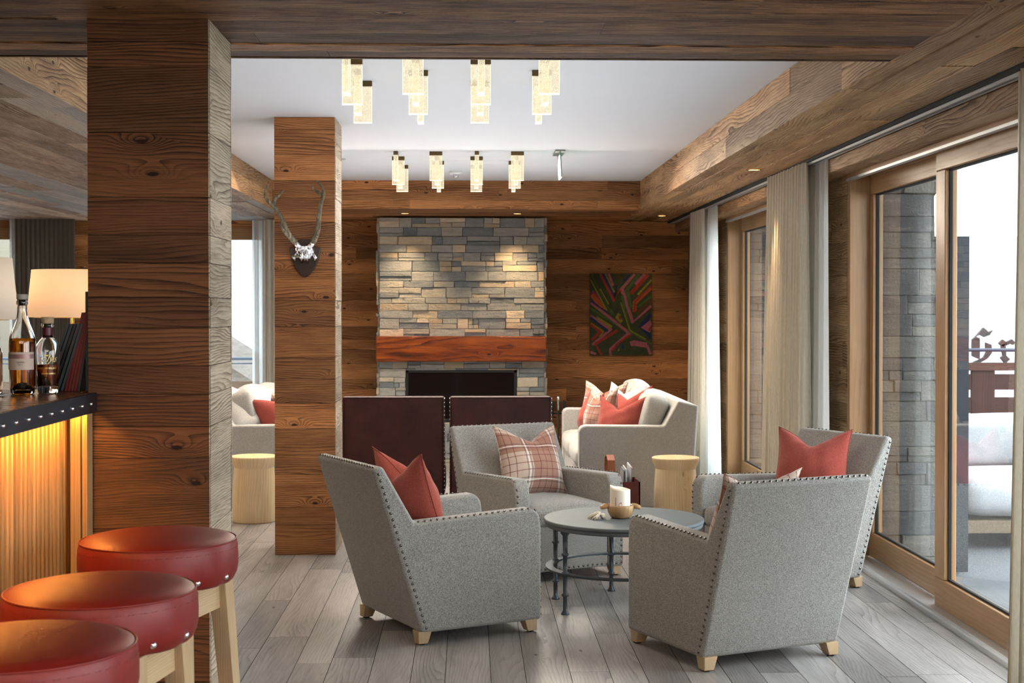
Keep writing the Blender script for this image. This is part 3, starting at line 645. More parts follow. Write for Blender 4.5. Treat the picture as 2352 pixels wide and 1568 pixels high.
# ------------------------------------------------------------------ antler trophies
def trophy(name, loc, rz, label):
    o = thing(name, label, 'trophy', loc, rz)
    sh = [(0, -.115), (.03, -.098), (.062, -.055), (.083, 0), (.092, .05), (.088, .062), (.05, .066), (.046, .098), (.03, .108), (-.03, .108), (-.046, .098), (-.05, .066), (-.088, .062), (-.092, .05), (-.083, 0), (-.062, -.055), (-.03, -.098)]
    mb = MB(); mb.prism(sh, -.022, -.002, 1); mb.build('shield', M['shield'], o, bevel=.006, seg=2)
    mb = MB()
    def sk(u, v):
        a = (u - .5) * PI; w = .048 + .012 * math.sin(v * PI * 1.5) - .015 * v; z = .066 - .088 * v + (.012 * abs(math.sin(a * 2.5)) if v > .95 else 0)
        return (w * math.sin(a) * 1.05, -.022 - .05 * math.cos(a) * (1 - .5 * v) - .006 * math.sin(u * 26) * math.sin(v * 9), z)
    mb.grid(sk, 24, 12); 
    for sx in (-1, 1):
        mb.tube([(sx * .02, -.05, .058), (sx * .042, -.058, .074), (sx * .052, -.06, .09)], [.018, .017, .015], 10)
        mb.tube([(sx * .045, -.03, .03), (sx * .064, -.035, .0), (sx * .056, -.03, -.02)], [.01, .011, .006], 8)
        mb.tube([(sx * .012, -.062, .04), (sx * .015, -.06, .0), (sx * .018, -.04, -.03)], [.012, .011, .006], 8)
    mb.build('skull', M['chrome'], o)
    def sm(pts, n=18):
        pts = [Vector(p) for p in pts]; out = []
        for i in range(len(pts) - 1):
            p0, p1, p2, p3 = pts[max(i - 1, 0)], pts[i], pts[i + 1], pts[min(i + 2, len(pts) - 1)]
            for k in range(6):
                s = k / 6; out.append(.5 * ((2 * p1) + (-p0 + p2) * s + (2 * p0 - 5 * p1 + 4 * p2 - p3) * s * s + (-p0 + 3 * p1 - 3 * p2 + p3) * s ** 3))
        return out + [pts[-1]]
    mb = MB()
    def horn(pts, r0, r1):
        p = sm(pts); mb.tube(p, [r0 + (r1 - r0) * (i / (len(p) - 1)) ** 1.2 for i in range(len(p))], 10)
    horn([(-.052, -.06, .09), (-.085, -.085, .13), (-.115, -.10, .20), (-.15, -.11, .27), (-.205, -.12, .33), (-.222, -.11, .37), (-.205, -.09, .425)], .018, .004)
    horn([(-.17, -.115, .30), (-.165, -.10, .335), (-.135, -.08, .37), (-.118, -.07, .395)], .013, .003)
    horn([(-.085, -.08, .12), (-.105, -.13, .145), (-.125, -.15, .185), (-.112, -.15, .225)], .011, .002)
    horn([(.052, -.06, .09), (.075, -.085, .14), (.088, -.10, .21), (.098, -.11, .29), (.118, -.12, .36), (.108, -.10, .41), (.07, -.08, .45)], .018, .004)
    horn([(.112, -.115, .35), (.092, -.10, .375), (.06, -.085, .395), (.045, -.08, .42)], .012, .003)
    horn([(.07, -.08, .12), (.09, -.13, .14), (.10, -.15, .19), (.078, -.145, .245)], .011, .002)
    mb.lathe([(.0, .0), (.02, .0), (.024, .006), (.02, .012), (0, .012)], 12, -.052, -.06); mb.build('antlers', M['antler'], o)
    return o
Y2 = 8.43 + .003
o = trophy('antler_trophy', (-.972, Y2, H - (600 - 711 + 0) * 8.40 / 3267 - .03), 0, 'silvered deer skull with tall antlers on a shield, fixed to the slimmer pillar')
o.location.z = 1.45 + (711 - 592) * 8.40 / 3267
o = trophy('antler_trophy', (-.98, 4.79, 2.19), PI, 'antler tip just showing past the back edge of the large dark pillar'); o.scale = (1, 1, 1)
# ------------------------------------------------------------------ armchairs
def nailrow(mb, a, b, n, N, step=.028, r=.0073, skip=0):
    a, b, N = Vector(a), Vector(b), Vector(N).normalized(); L = (b - a).length; k = max(1, int(L / step)); t = (b - a).normalized(); w = N.cross(t)
    for i in range(k + 1):
        c = a + (b - a) * (i / k); rings = []
        for (rr, hh) in ((1., 0), (.82, .55), (.42, .95)):
            rings.append(mb.add([c + N * (r * hh * .62 - .0006) + (t * math.cos(2 * PI * j / 8) + w * math.sin(2 * PI * j / 8)) * r * rr for j in range(8)]))
        for q in (0, 1):
            for j in range(8): mb.face([rings[q] + j, rings[q] + (j + 1) % 8, rings[q + 1] + (j + 1) % 8, rings[q + 1] + j][::1], [(0, 0)] * 4, (0, 0, 0), 0, True)
        mb.face([rings[2] + j for j in range(8)], [(0, 0)] * 8, (0, 0, 0), 0, True)
def tri(v0, v1, f): return v0 + (v1 - v0) * f
def chair_body(wo, wi, P, arm, M_, mat, parent, bev=.02, name='upholstered_frame'):
    """P: back profile rear-bottom, rear-top, front-top, junction ; arm: list from junction to front bottom ; M_: mid profile points after junction down to bottom"""
    mb = MB(); bk = P; am = arm; md = M_; xs = (-wo, -wi, wi, wo)
    def strip(pts, a, b, rev=False):
        d = 0
        for p, q in zip(pts[:-1], pts[1:]):
            e = math.dist(p, q); k = mb.add([(a, *p), (b, *p), (b, *q), (a, *q)]); mb.face([k, k + 1, k + 2, k + 3], [(a, d), (b, d), (b, d + e), (a, d + e)], (.5, .5, .5)); d += e
    for a, b in zip(xs[:-1], xs[1:]): strip(bk, a, b)
    for a, b in ((-wo, -wi), (wi, wo)): strip([bk[-1]] + am + [md[-1], bk[0]], a, b)
    strip([bk[-1]] + md + [bk[0]], -wi, wi)
    A = bk + am + [md[-1]]; I = [bk[-1]] + am + md[::-1]
    for x in (-wo, wo): k = mb.add([(x, *p) for p in A]); mb.face([k + i for i in range(len(A))], A, (.5, .5, .5))
    for x in (-wi, wi): k = mb.add([(x, *p) for p in I]); mb.face([k + i for i in range(len(I))], I, (.5, .5, .5))
    return mb.build(name, mat, parent, bevel=bev, seg=4, weld=True, ang=25)
def softbox(mb, x0, x1, y0, y1, z0, z1, crown=.02, n=10, e=.35):
    """rounded, slightly crowned cushion"""
    cx, cy, cz = (x0 + x1) / 2, (y0 + y1) / 2, (z0 + z1) / 2; hx, hy, hz = (x1 - x0) / 2, (y1 - y0) / 2, (z1 - z0) / 2; r = min(hz * .75, hx * .5, hy * .5)
    def pos(a, b, c):
        q = Vector((a * hx, b * hy, c * hz)); i = Vector((max(-hx + r, min(hx - r, q.x)), max(-hy + r, min(hy - r, q.y)), max(-hz + r, min(hz - r, q.z))))
        d = q - i; 
        if d.length > 1e-6: q = i + d.normalized() * r
        q.z += (1 if c > 0 else -.3) * crown * (1 - a * a) * (1 - b * b) * (abs(c)); q.y += crown * .4 * (1 - a * a) * (1 - c * c) * b * (abs(b)); q.x += crown * .4 * (1 - b * b) * (1 - c * c) * a * abs(a)
        return (cx + q.x, cy + q.y, cz + q.z)
    m_ = lambda t: math.copysign(1 - (1 - abs(t)) ** 1.6, t)
    for ax in range(3):
        for s in (-1, 1):
            def fn(u, v):
                p = [0, 0, 0]; p[ax] = s; o = [k for k in range(3) if k != ax]; p[o[0]] = m_(u * 2 - 1); p[o[1]] = m_(v * 2 - 1); return pos(*p)
            mb.grid(fn, n, n, flip=((s > 0) == (ax == 1)), c=(.5, .5, .5), uvs=(1, 1))
def armchair(loc, f, label):
    rz = math.atan2(f[1], f[0]) - PI / 2
    o = thing('armchair', label, 'armchair', loc, rz, 'grey nailhead armchairs around the round table')
    wo, wi = .338, .245
    P = [(-.281, .052), (-.508, .772), (-.462, .787), (-.312, .535)]
    arm = [(.262, .557), (.292, .545), (.309, .515), (.315, .47), (.315, .052)]
    md = [(-.20, .34), (-.20, .052)]
    chair_body(wo, wi, P, arm, md, M['grey_wool'], o, .018)
    mb = MB(); mb.box(-wi, wi, -.22, .300, .055, .30); mb.build('seat_base', M['grey_wool'], o, bevel=.012, seg=3)
    mb = MB(); softbox(mb, -wi + .003, wi - .003, -.235, .318, .29, .405, .022); mb.build('seat_cushion', M['grey_wool'], o)
    for sx in (-1, 1):
        for sy in (-1, 1):
            mb = MB(); t, b = .032, .023; x, y = sx * .3, sy * .262; ox, oy = sx * .0085, sy * .0085
            mb.hexa([(x + ox - b, y + oy - b, .006), (x + ox + b, y + oy - b, .006), (x + ox + b, y + oy + b, .006), (x + ox - b, y + oy + b, .006), (x - t, y - t, .06), (x + t, y - t, .06), (x + t, y + t, .06), (x - t, y + t, .06)], 2)
            lg = mb.build('leg', M['oak'], o, bevel=.002, seg=1)
            mb = MB(); mb.lathe([(0, 0), (.015, 0), (.015, .008), (0, .008)], 12, x + ox, y + oy); mb.build('glide', M['black'], lg)
    ux, uz = -.508 + .281, .772 - .052; L = math.hypot(ux, uz); nx, nz = uz / L, -ux / L         # into the chair from the rear line
    for s in (-1, 1):
        X = s * (wo + .0005); mb = MB()
        nailrow(mb, (X, -.281 + nx * .022, .075), (X, -.508 + nx * .022 + .006, .752), 0, (s, 0, 0), .0285); mb.build('back_edge_nailheads', M['nail'], o)
    mb = MB(); nailrow(mb, (-wo + .03, -.496, .7795), (wo - .03, -.496, .7795), 0, (0, -.5, 1), .0285); mb.build('top_nailheads', M['nail'], o)
    for s in (-1, 1):
        mb = MB(); nailrow(mb, (s * (wo - .010), -.29, .5365), (s * (wo - .010), .25, .5575), 0, (s * .5, 0, 1), .0285); mb.build('arm_top_nailheads', M['nail'], o)
        mb = MB(); nailrow(mb, (s * (wo - .018), .3155, .47), (s * (wo - .018), .3155, .075), 0, (0, 1, 0), .0285)
        nailrow(mb, (s * (wo - .014), .286, .546), (s * (wo - .016), .311, .505), 0, (0, 1, .8), .0285); mb.build('arm_front_nailheads', M['nail'], o)
    mb = MB(); nailrow(mb, (-wo + .05, .3155, .072), (-wi - .01, .3155, .072), 0, (0, 1, 0)); nailrow(mb, (-wi + .01, .3005, .072), (wi - .01, .3005, .072), 0, (0, 1, 0), .0285); nailrow(mb, (wi + .01, .3155, .072), (wo - .05, .3155, .072), 0, (0, 1, 0))
    mb.build('front_nailheads', M['nail'], o)
    return o
c1 = armchair((-.110, W(-.11, 6.552), 0), (.893, .45), 'grey wool armchair with a coral pillow, left of the round table, seen from behind')
c2 = armchair((.398, W(.398, 7.877), 0), (.441, -.897), 'grey wool armchair with a plaid pillow, facing the camera behind the round table')
c3 = armchair((1.630, W(1.63, 7.550), 0), (-.877, -.48), 'grey wool armchair with a coral pillow, right of the table beside the glass doors')
c4 = armchair((1.122, W(1.122, 6.075), 0), (-.40, .917), 'grey wool armchair nearest the camera, its broad back turned to the viewer')
# ------------------------------------------------------------------ pillows
def pillow(name, label, mat, loc, f, tilt=20, roll=0, s=.225, th=.085, chop=.11, group=None, cat='pillow', n=26, seam=True):
    """standing scatter cushion, front facing f (xy), leaning back by tilt"""
    o = bpy.data.objects.new(name, None)
    mb = MB()
    def P(u, v, side):
        a, b = u * 2 - 1, v * 2 - 1
        x = a * s * (1 - .11 * (1 - b * b) ** 1.0 * abs(a)) ; z = b * s * (1 - .10 * (1 - a * a) * abs(b))
        t = (max(0, 1 - a ** 2) ** .6) * (max(0, 1 - b ** 2) ** .6)
        dent = math.exp(-(abs(a) / .52) ** 1.35) * max(0, (b + .2) / 1.2) ** 2.6
        z -= chop * dent; t *= 1 + .35 * math.exp(-((b + .4) / .6) ** 2) - .2 * dent
        x *= 1 - .03 * max(0, b) ; wr = (.004 * math.sin(a * 9 + b * 5) * math.sin(b * 7 - a * 3) + .006 * math.sin(b * 16 + abs(a) * 9) * max(0, b) * math.exp(-(a / .5) ** 2)) * t
        return (x, side * (th * t + wr), z)
    mb.grid(lambda u, v: P(u, v, 1), n, n, c=(.5, .5, .5), flip=True, uvs=(1, 1)); mb.grid(lambda u, v: P(u, v, -1), n, n, c=(.5, .5, .5), uvs=(1, 1))
    ob = mb.build(name, mat, weld=True)
    if seam:
        pth = [P(k / n, 0, 1) for k in range(n)] + [P(1, k / n, 1) for k in range(n)] + [P(1 - k / n, 1, 1) for k in range(n)] + [P(0, 1 - k / n, 1) for k in range(n + 1)]
        mb = MB(); mb.tube(pth, .0022, 6, cap=False); mb.build('seam', mat, ob)
    rz = math.atan2(f[1], f[0]) - PI / 2
    ob.matrix_world = Matrix.Translation(loc) @ Matrix.Rotation(rz, 4, 'Z') @ Matrix.Rotation(math.radians(tilt), 4, 'X') @ Matrix.Rotation(math.radians(roll), 4, 'Y')
    tag(ob, label, cat, group); return ob
def on_chair(ch, x, y, z, **k):
    m = Matrix.Translation(ch.location) @ Matrix.Rotation(ch.rotation_euler.z, 4, 'Z'); p = m @ Vector((x, y, z)); f = (m.to_3x3() @ Vector((0, 1, 0)))
    a = math.radians(k.pop('turn', 0)); f = (f.x * math.cos(a) - f.y * math.sin(a), f.x * math.sin(a) + f.y * math.cos(a))
    return pillow(loc=p, f=f, **k)
on_chair(c1, .05, -.215, .625, name='scatter_pillow', label='coral pillow propped in the left armchair', mat=M['coral'], tilt=18, turn=8, s=.215, roll=0)
on_chair(c2, -.03, -.20, .60, name='scatter_pillow', label='brown and cream plaid pillow in the armchair facing the camera', mat=M['plaid'], tilt=22, turn=4, s=.215, roll=-2)
on_chair(c3, -.06, -.19, .625, name='scatter_pillow', label='coral pillow in the armchair beside the glass doors', mat=M['coral'], tilt=18, turn=32, s=.208)
on_chair(c4, -.05, -.215, .60, name='scatter_pillow', label='plaid pillow mostly hidden by the back of the nearest armchair', mat=M['plaid'], tilt=20, turn=6, s=.215)
# ------------------------------------------------------------------ round table
TX, TY = .752, W(.752, 6.97)
tb = thing('coffee_table', 'low round slate-topped table on slender iron legs between the grey armchairs', 'coffee table', (TX, TY, 0))
mb = MB(); mb.lathe([(0, .394), (.380, .394), (.385, .396), (.387, .404), (.386, .412), (.383, .4135), (.390, .4145), (.393, .420), (.392, .428), (.388, .432), (0, .432)], 96, sm=False); o = mb.build('tabletop', M['stone_top'], tb, bevel=.001, seg=1)
mb = MB(); n = 96; k = []
for i in range(n):
    a0, a1 = 2 * PI * i / n, 2 * PI * (i + 1) / n
    for r0, z0, r1, z1 in ((.345, .197, .383, .197), (.383, .197, .383, .188), (.383, .188, .345, .188), (.345, .188, .345, .197)):
        q = mb.add([(r0 * math.cos(a0), r0 * math.sin(a0), z0), (r1 * math.cos(a0), r1 * math.sin(a0), z1), (r1 * math.cos(a1), r1 * math.sin(a1), z1), (r0 * math.cos(a1), r0 * math.sin(a1), z0)]); mb.face([q, q + 1, q + 2, q + 3], [(0, 0)] * 4, (.5,) * 3, 0, False)
mb.build('stretcher_ring', M['iron'], tb)
b0 = math.atan2(7.134 - 6.97, .418 - .752)
for i in range(6):
    a = b0 + i * PI / 3; x, y = .362 * math.cos(a), .362 * math.sin(a)
    pr = [(0, 0), (.020, 0), (.020, .004), (.015, .012), (.0105, .02), (.0105, .085), (.017, .088), (.017, .096), (.0105, .10), (.0105, .18), (.017, .184), (.017, .20), (.0105, .204), (.0115, .278), (.018, .281), (.018, .289), (.0115, .292), (.0125, .376), (.022, .386), (.022, .394)]
    mb = MB(); mb.lathe(pr, 16, x, y); mb.build('leg', M['iron'], tb)
# candle, bowl, tassel
bx, by = .735, W(.735, 6.95); zt = .432
bw = thing('wooden_bowl', 'rustic wooden bowl with two lug handles holding the candle on the round table', 'bowl', (bx, by, zt))
mb = MB(); mb.lathe([(0, 0), (.035, 0), (.048, .006), (.060, .024), (.064, .046), (.060, .050), (.055, .046), (.05, .03), (.04, .02), (0, .02)], 32); mb.build('bowl_body', M['bowl'], bw); bw.scale = (1.05, 1.05, 1.3)
for s in (-1, 1):
    mb = MB(); y0 = 0
    mb.tube([(s * .055, -.016, .046), (s * .075, -.02, .044), (s * .088, -.012, .040), (s * .09, .0, .040), (s * .088, .012, .04), (s * .075, .02, .044), (s * .055, .016, .046)], [.008, .008, .0075, .007, .0075, .008, .008], 8); mb.build('handle', M['bowl'], bw)
cd = thing('pillar_candle', 'half-melted cream pillar candle with pressed flowers, standing in the wooden bowl', 'candle', (bx - .002, by, zt + .02))
mb = MB()
def cw(u, v):
    a = u * 2 * PI; r = .0495; top = .128 + .013 * max(0, math.cos(a - PI * .95)) ** 3 - .010 * max(0, math.cos(a + .1))
    if v < .5: return (r * math.cos(a), r * math.sin(a), top * v * 2)
    w = (v - .5) * 2; rr = r * (1 - w * .98); return (rr * math.cos(a), rr * math.sin(a), top - (.004 if w < .15 else .03) * min(1, w * 3) - .02 * w)
mb.grid(cw, 40, 24); mb.build('wax_body', M['wax'], cd, weld=True)
mb = MB(); mb.tube([(0, 0, .07), (.001, 0, .105)], .0015, 6); mb.build('wick', M['black'], cd)
mb = MB(); rn = random.Random(3)
for i in range(9):
    a = -PI / 2 + rn.uniform(-.35, .15); z = .04 + rn.uniform(0, .022); r = .0499; w = rn.uniform(.002, .0045); h = rn.uniform(.003, .007)
    mb.lathe([(0, z - h * .7), (w * .7, z - h * .3), (w * .8, z), (w * .6, z + h * .4), (0, z + h * .6)], 10, (r - w * .45) * math.cos(a), (r - w * .45) * math.sin(a))
a = -PI / 2 - .55; mb.tube([(  .0501 * math.cos(a),   .0501 * math.sin(a), .045), (  .0501 * math.cos(a),   .0501 * math.sin(a), .085)], .002, 6)
mb.build('pressed_flowers', plain('petals', (.45, .26, .30), .7, 0, 300, .5), cd)
ts = thing('tassel', 'cream cord tassel lying on the table beside the bowl handle', 'tassel', (bx - .105, by - .02, zt))
mb = MB(); mb.lathe([(0, .0), (.011, .004), (.014, .014), (.011, .024), (0, .028)], 16, .016, .0); mb.tube([(.016, 0, .026), (.024, .01, .04), (.03, .018, .04)], .0018, 6); mb.build('knot', M['tassel'], ts)
mb = MB()
for i in range(46):
    a = PI + rn.uniform(-1.25, 1.1); r = rn.uniform(.04, .075); z = rn.uniform(.001, .022)
    mb.tube([(.012, 0, .016), (.012 + .4 * r * math.cos(a), .4 * r * math.sin(a), .022 + .5 * z), (.012 + r * .85 * math.cos(a), r * .85 * math.sin(a), .010 + z * .4), (.012 + r * math.cos(a), r * math.sin(a), .0025)], [.0018, .0017, .0016, .0012], 5)
mb.build('fringe', M['tassel'], ts)
# ------------------------------------------------------------------ drum stools, basket
def drum(loc, label):
    o = thing('drum_stool', label, 'stool', loc, 0, 'pale turned wooden drum stools')
    mb = MB(); mb.lathe([(0, 0), (.146, 0), (.149, .01), (.150, .08), (.147, .19), (.142, .29), (.137, .36), (.136, .372)], 56); mb.build('body', M['pine'], o)
    mb = MB(); mb.lathe([(.136, .372), (.138, .378), (.155, .415), (.161, .440), (.161, .446), (.157, .449), (.145, .447), (.135, .445), (0, .445)], 56); mb.build('flared_top', M['pine'], o)
drum((1.395, W(1.395, 9.66), 0), 'pale turned wood drum stool behind the round table, beside the right sofa')
drum((-1.483, 9.79, 0), 'pale turned wood drum stool between the two pillars, before the left sofa')
bk = thing('magazine_holder', 'dark leather magazine box with a tan loop handle, behind the grey armchair', 'magazine holder', (.945, 9.60, 0))
mb = MB(); w, d, h, e = .19, .14, .30, .008
for q in ((-w, w, -d, -d + e), (-w, w, d - e, d), (-w, -w + e, -d, d), (w - e, w, -d, d)): mb.box(q[0], q[1], q[2], q[3], .0, h)
mb.box(-w, w, -d, d, 0, .01); mb.build('box', M['leather_box'], bk)
mb = MB(); pts = [(-.0, -.13 + .0, .1), (0, -.13, .38), (0, -.10, .44), (0, -.03, .465), (0, .03, .465), (0, .10, .44), (0, .13, .38), (0, .13, .1)]
for a, b in zip(pts[:-1], pts[1:]):
    k = mb.add([(-.025, a[1], a[2]), (.025, a[1], a[2]), (.025, b[1], b[2]), (-.025, b[1], b[2])]); mb.face([k, k + 1, k + 2, k + 3], [(0, 0)] * 4)
hd = mb.build('loop_handle', M['leather_tan'], bk, weld=True); sd = hd.modifiers.new('s', 'SOLIDIFY'); sd.thickness = .005
for i in range(5):
    mb = MB(); mb.M = Matrix.Rotation(math.radians(R.uniform(-5, 6)), 4, 'Y'); mb.prism([(-.10, 0), (.10, 0), (.10, .33 + .01 * i), (.085, .355 + .01 * i), (-.10, .35 + .008 * i)], -.004, .004, 0)
    tag(mb.build('magazine', plain('mag%d' % i, [(.55, .55, .56), (.25, .3, .38), (.7, .7, .68), (.45, .40, .42), (.65, .66, .7)][i], .3), loc=(.945 + .065 + i * .017, 9.60, .014)), ['magazine with pale cover, leftmost in the leather box', 'slate blue magazine in the leather box', 'white magazine in the middle of the leather box', 'mauve grey magazine in the leather box', 'pale lilac magazine, rightmost in the leather box'][i], 'magazine', 'magazines in the leather box')
# ------------------------------------------------------------------ sofas
def sofa(loc, rz, label, width):
    o = thing('sofa', label, 'sofa', loc, rz); wo, wi = width / 2, width / 2 - .13
    P = [(-.40, .035), (-.445, .765), (-.30, .80), (-.20, .62)]; arm = [(.37, .625), (.40, .61), (.41, .58), (.41, .035)]; md = [(-.15, .3), (-.15, .035)]
    chair_body(wo, wi, P, arm, md, M['linen'], o, .03)
    mb = MB(); mb.box(-wi, wi, -.2, .395, .035, .30); mb.build('seat_base', M['linen'], o, bevel=.015, seg=3)
    for s in (-1, 1):
        mb = MB(); a, b = sorted((0, s * wi)); softbox(mb, a + .004, b - .004, -.2, .42, .29, .45, .02); mb.build('seat_cushion', M['linen'], o)
        mb = MB(); a, b = sorted((0, s * wi)); softbox(mb, a + .01, b - .01, -.085, .085, -.19, .19, .04)
        c = mb.build('back_cushion', M['linen'], o); c.location = (0, -.13, .635 + (.03 if s > 0 else 0)); c.rotation_euler = (math.radians(17), 0, 0)
        for t in (-1, 1):
            mb = MB(); mb.hexa([(-.022, -.022, 0), (.022, -.022, 0), (.022, .022, 0), (-.022, .022, 0), (-.03, -.03, .05), (.03, -.03, .05), (.03, .03, .05), (-.03, .03, .05)], 2); l = mb.build('leg', M['wood_dark'], o); l.location = (s * (wo - .06), t * .33, 0)
    return o
sr = sofa((1.185, 11.07, 0), PI / 2, 'cream linen sofa on the right near the back wall, heaped with pillows', 1.93)
sl = sofa((-1.50, 11.20, 0), -PI / 2, 'cream linen sofa on the left, partly hidden by the two pillars', 1.93)
pk = dict(n=20)
pillow('scatter_pillow', 'coral pillow leaning frontmost at the right sofa arm', M['coral'], (1.10, 10.42, .625), (-.6, -.8), 14, 0, .205, chop=.11)
pillow('scatter_pillow', 'coral pillow tucked behind the front coral one on the right sofa', M['coral'], (1.20, 10.72, .665), (-.75, -.66), 18, 8, .21, chop=.10)
pillow('scatter_pillow', 'plaid pillow standing left of the coral pillows on the right sofa', M['plaid'], (.985, 10.66, .66), (-.93, -.36), 8, 0, .225, chop=.10)
pillow('scatter_pillow', 'plaid pillow farthest toward the fireplace on the right sofa', M['plaid'], (1.06, 11.35, .665), (-.7, -.7), 14, 0, .225, chop=.10)
pillow('scatter_pillow', 'coral pillow peeking out left of the plaid ones on the right sofa', M['coral'], (.955, 11.02, .63), (-.97, -.2), 10, 0, .195, chop=.10)
pillow('scatter_pillow', 'white patterned pillow behind the plaid and coral pillows of the right sofa', M['cushion_white'], (1.20, 11.15, .68), (-.8, -.6), 20, 0, .215)
pillow('scatter_pillow', 'coral pillow on the left sofa beside the slimmer pillar', M['coral'], (-1.36, 10.50, .66), (.5, -.86), 14, 18, .22, chop=.08)
pillow('scatter_pillow', 'pale plaid pillow behind the coral one on the left sofa', M['plaid'], (-1.28, 10.75, .66), (.5, -.86), 14, 10, .225, chop=.08)
pillow('scatter_pillow', 'plump white pillow at the back of the left sofa', M['cushion_white'], (-1.66, 10.50, .67), (.6, -.8), 12, -8, .235, .12, .03)
# ------------------------------------------------------------------ maroon leather chairs
def club(x, label):
    o = thing('leather_chair', label, 'leather chair', (x, 9.95, 0), 0, 'maroon leather chairs facing the fireplace'); w = .356
    mb = MB(); mb.prism([(-.03, .12), (-.045, .845), (.055, .845), (.09, .35), (.09, .12)], -w, w, 0); mb.build('backrest', M['leather_maroon'], o, bevel=.018, seg=3)
    mb = MB(); mb.prism([(-.0, .14), (-.0, .14), (.62, .14), (.62, .30), (-.0, .30)][1:], -w, w, 0); mb.build('seat_base', M['leather_maroon'], o, bevel=.015, seg=2)
    mb = MB(); softbox(mb, -w + .01, w - .01, .09, .63, .29, .43, .02); mb.build('seat_cushion', M['leather_maroon'], o)
    mb = MB()
    for s in (-1, 1): nailrow(mb, (s * (w + .0), -.03, .14), (s * (w + .0), -.036, .83), 0, (s, -.6, 0), .028, .005)
    for s in (-1, 1): nailrow(mb, (s * (w + .0), .04, .36), (s * (w + .0), .035, .83), 0, (s, 0, 0), .028, .005)
    mb.build('nailheads', M['chrome'], o)
    mb = MB(); mb.tube([(-w + .01, -.044, .14), (-w + .008, -.050, .838), (w - .008, -.050, .838), (w - .01, -.044, .14)], .005, 8); mb.build('piping', M['leather_maroon'], o)
    for s in (-1, 1):
        for y in (.0, .58):
            mb = MB(); mb.hexa([(-.018, -.018, 0), (.018, -.018, 0), (.018, .018, 0), (-.018, .018, 0), (-.025, -.025, .15), (.025, -.025, .15), (.025, .025, .15), (-.025, .025, .15)], 2); l = mb.build('leg', M['wood_dark'], o); l.location = (s * .31, y, 0)
club(-.535, 'maroon leather chair with its back to the camera, beside the antler pillar'); club(.212, 'maroon leather chair with its back to the camera, directly behind the plaid-pillow armchair')
# fire tools
o = thing('fire_tools', 'black fireplace tool set on a stand between the fireplace and right sofa', 'fire tools', (.80, 12.9, 0))
mb = MB(); mb.lathe([(0, 0), (.09, 0), (.09, .015), (.012, .02), (.008, .03), (.008, .60), (0, .60)], 20); mb.box(-.07, .07, -.008, .008, .5, .515); mb.build('stand', M['black'], o)
for i, (dx, zt_) in enumerate(((-.055, .62), (-.002, .665), (.052, .625))):
    mb = MB(); mb.tube([(dx, -.02, .09), (dx, -.02, zt_ - .12)], .005, 8); mb.lathe([(0, .05), (.025, .05), (.022, .10), (0, .11)], 10, dx, -.02); t_ = mb.build('tool', M['black'], o)
    mb = MB(); mb.lathe([(0, zt_ - .13), (.011, zt_ - .13), (.013, zt_ - .01), (.009, zt_), (0, zt_)], 12, dx, -.02); mb.build('grip', M['chrome'] if i == 1 else M['black'], t_)
# ------------------------------------------------------------------ bar
bar = thing('bar_counter', 'bar counter with wooden top, riveted steel edge and lit slatted front at left', 'bar counter', (-1.13, 3.4, 0))
CY = lambda y: y - 3.4
mb = MB(); mb.prism([(-.012, CY(1.2)), (-.012, CY(4.335)), (-.05, CY(4.335)), (-.05, CY(4.50)), (-1.1, CY(4.50)), (-1.1, CY(1.2))], 1.165, 1.200, 2, c=(.3, .3, .5)); mb.build('worktop', M['counter'], bar, bevel=.002, seg=1)
mb = MB(); mb.box(-.012, 0, CY(1.2), CY(4.34), 1.1405, 1.199, 1); mb.box(-.05, -.012, CY(4.335), CY(4.345), 1.1405, 1.199); e = mb.build('steel_edge', M['steel_dark'], bar, bevel=.001, seg=1)
rv = None
for i in range(26):
    if rv is None:
        mb = MB(); mb.M = Matrix.Rotation(PI / 2, 4, 'Y'); mb.lathe([(.0065, 0), (.006, .002), (.0035, .0042), (0, .005)], 14); rv = mb.build('rivet', M['chrome'], e); r_ = rv
    else: r_ = rv.copy(); COL.objects.link(r_)
    r_.location = (0, CY(4.243 + .03 - .1 * i), 1.169)
mb = MB(); y = 4.26; x = -.085
while y > 2.2:
    mb.box(x - .016, x, CY(y), CY(y + .017), .06, 1.15, 2); y -= .0385
mb.build('slat_panel', M['slat'], bar)
mb = MB(); mb.box(x - .06, x - .016, CY(2.2), CY(4.31), .0, 1.16, 2); mb.build('backing_panel', plain('backing', (.09, .035, .012), .8), bar)
mb = MB(); mb.box(x - .30, x + .0, CY(4.30), CY(4.33), 0, 1.16, 2); mb.box(x + .018, x + .047, CY(4.29), CY(4.34), 0, 1.16, 2); mb.box(-.061, -.036, CY(4.31), CY(4.36), 0, 1.16, 2, m=1); mb.box(-.035, -.02, CY(4.30), CY(4.362), 0, 1.16, 2); mb.box(x, x + .018, CY(4.32), CY(4.35), 0, 1.16, 2, m=1)
mb.build('end_posts', [M['slat'], M['wood_dark']], bar)
mb = MB(); mb.box(-1.08, -.10, CY(2.2), CY(4.45), 0, .06); mb.box(-1.08, -.15, CY(4.42), CY(4.48), 0, 1.165, 2); mb.build('carcass', M['wood_dark'], bar)
mb = MB(); mb.box(-.055, -.035, CY(2.2), CY(4.33), 1.158, 1.165); mb.build('light_strip', M['led'], bar)
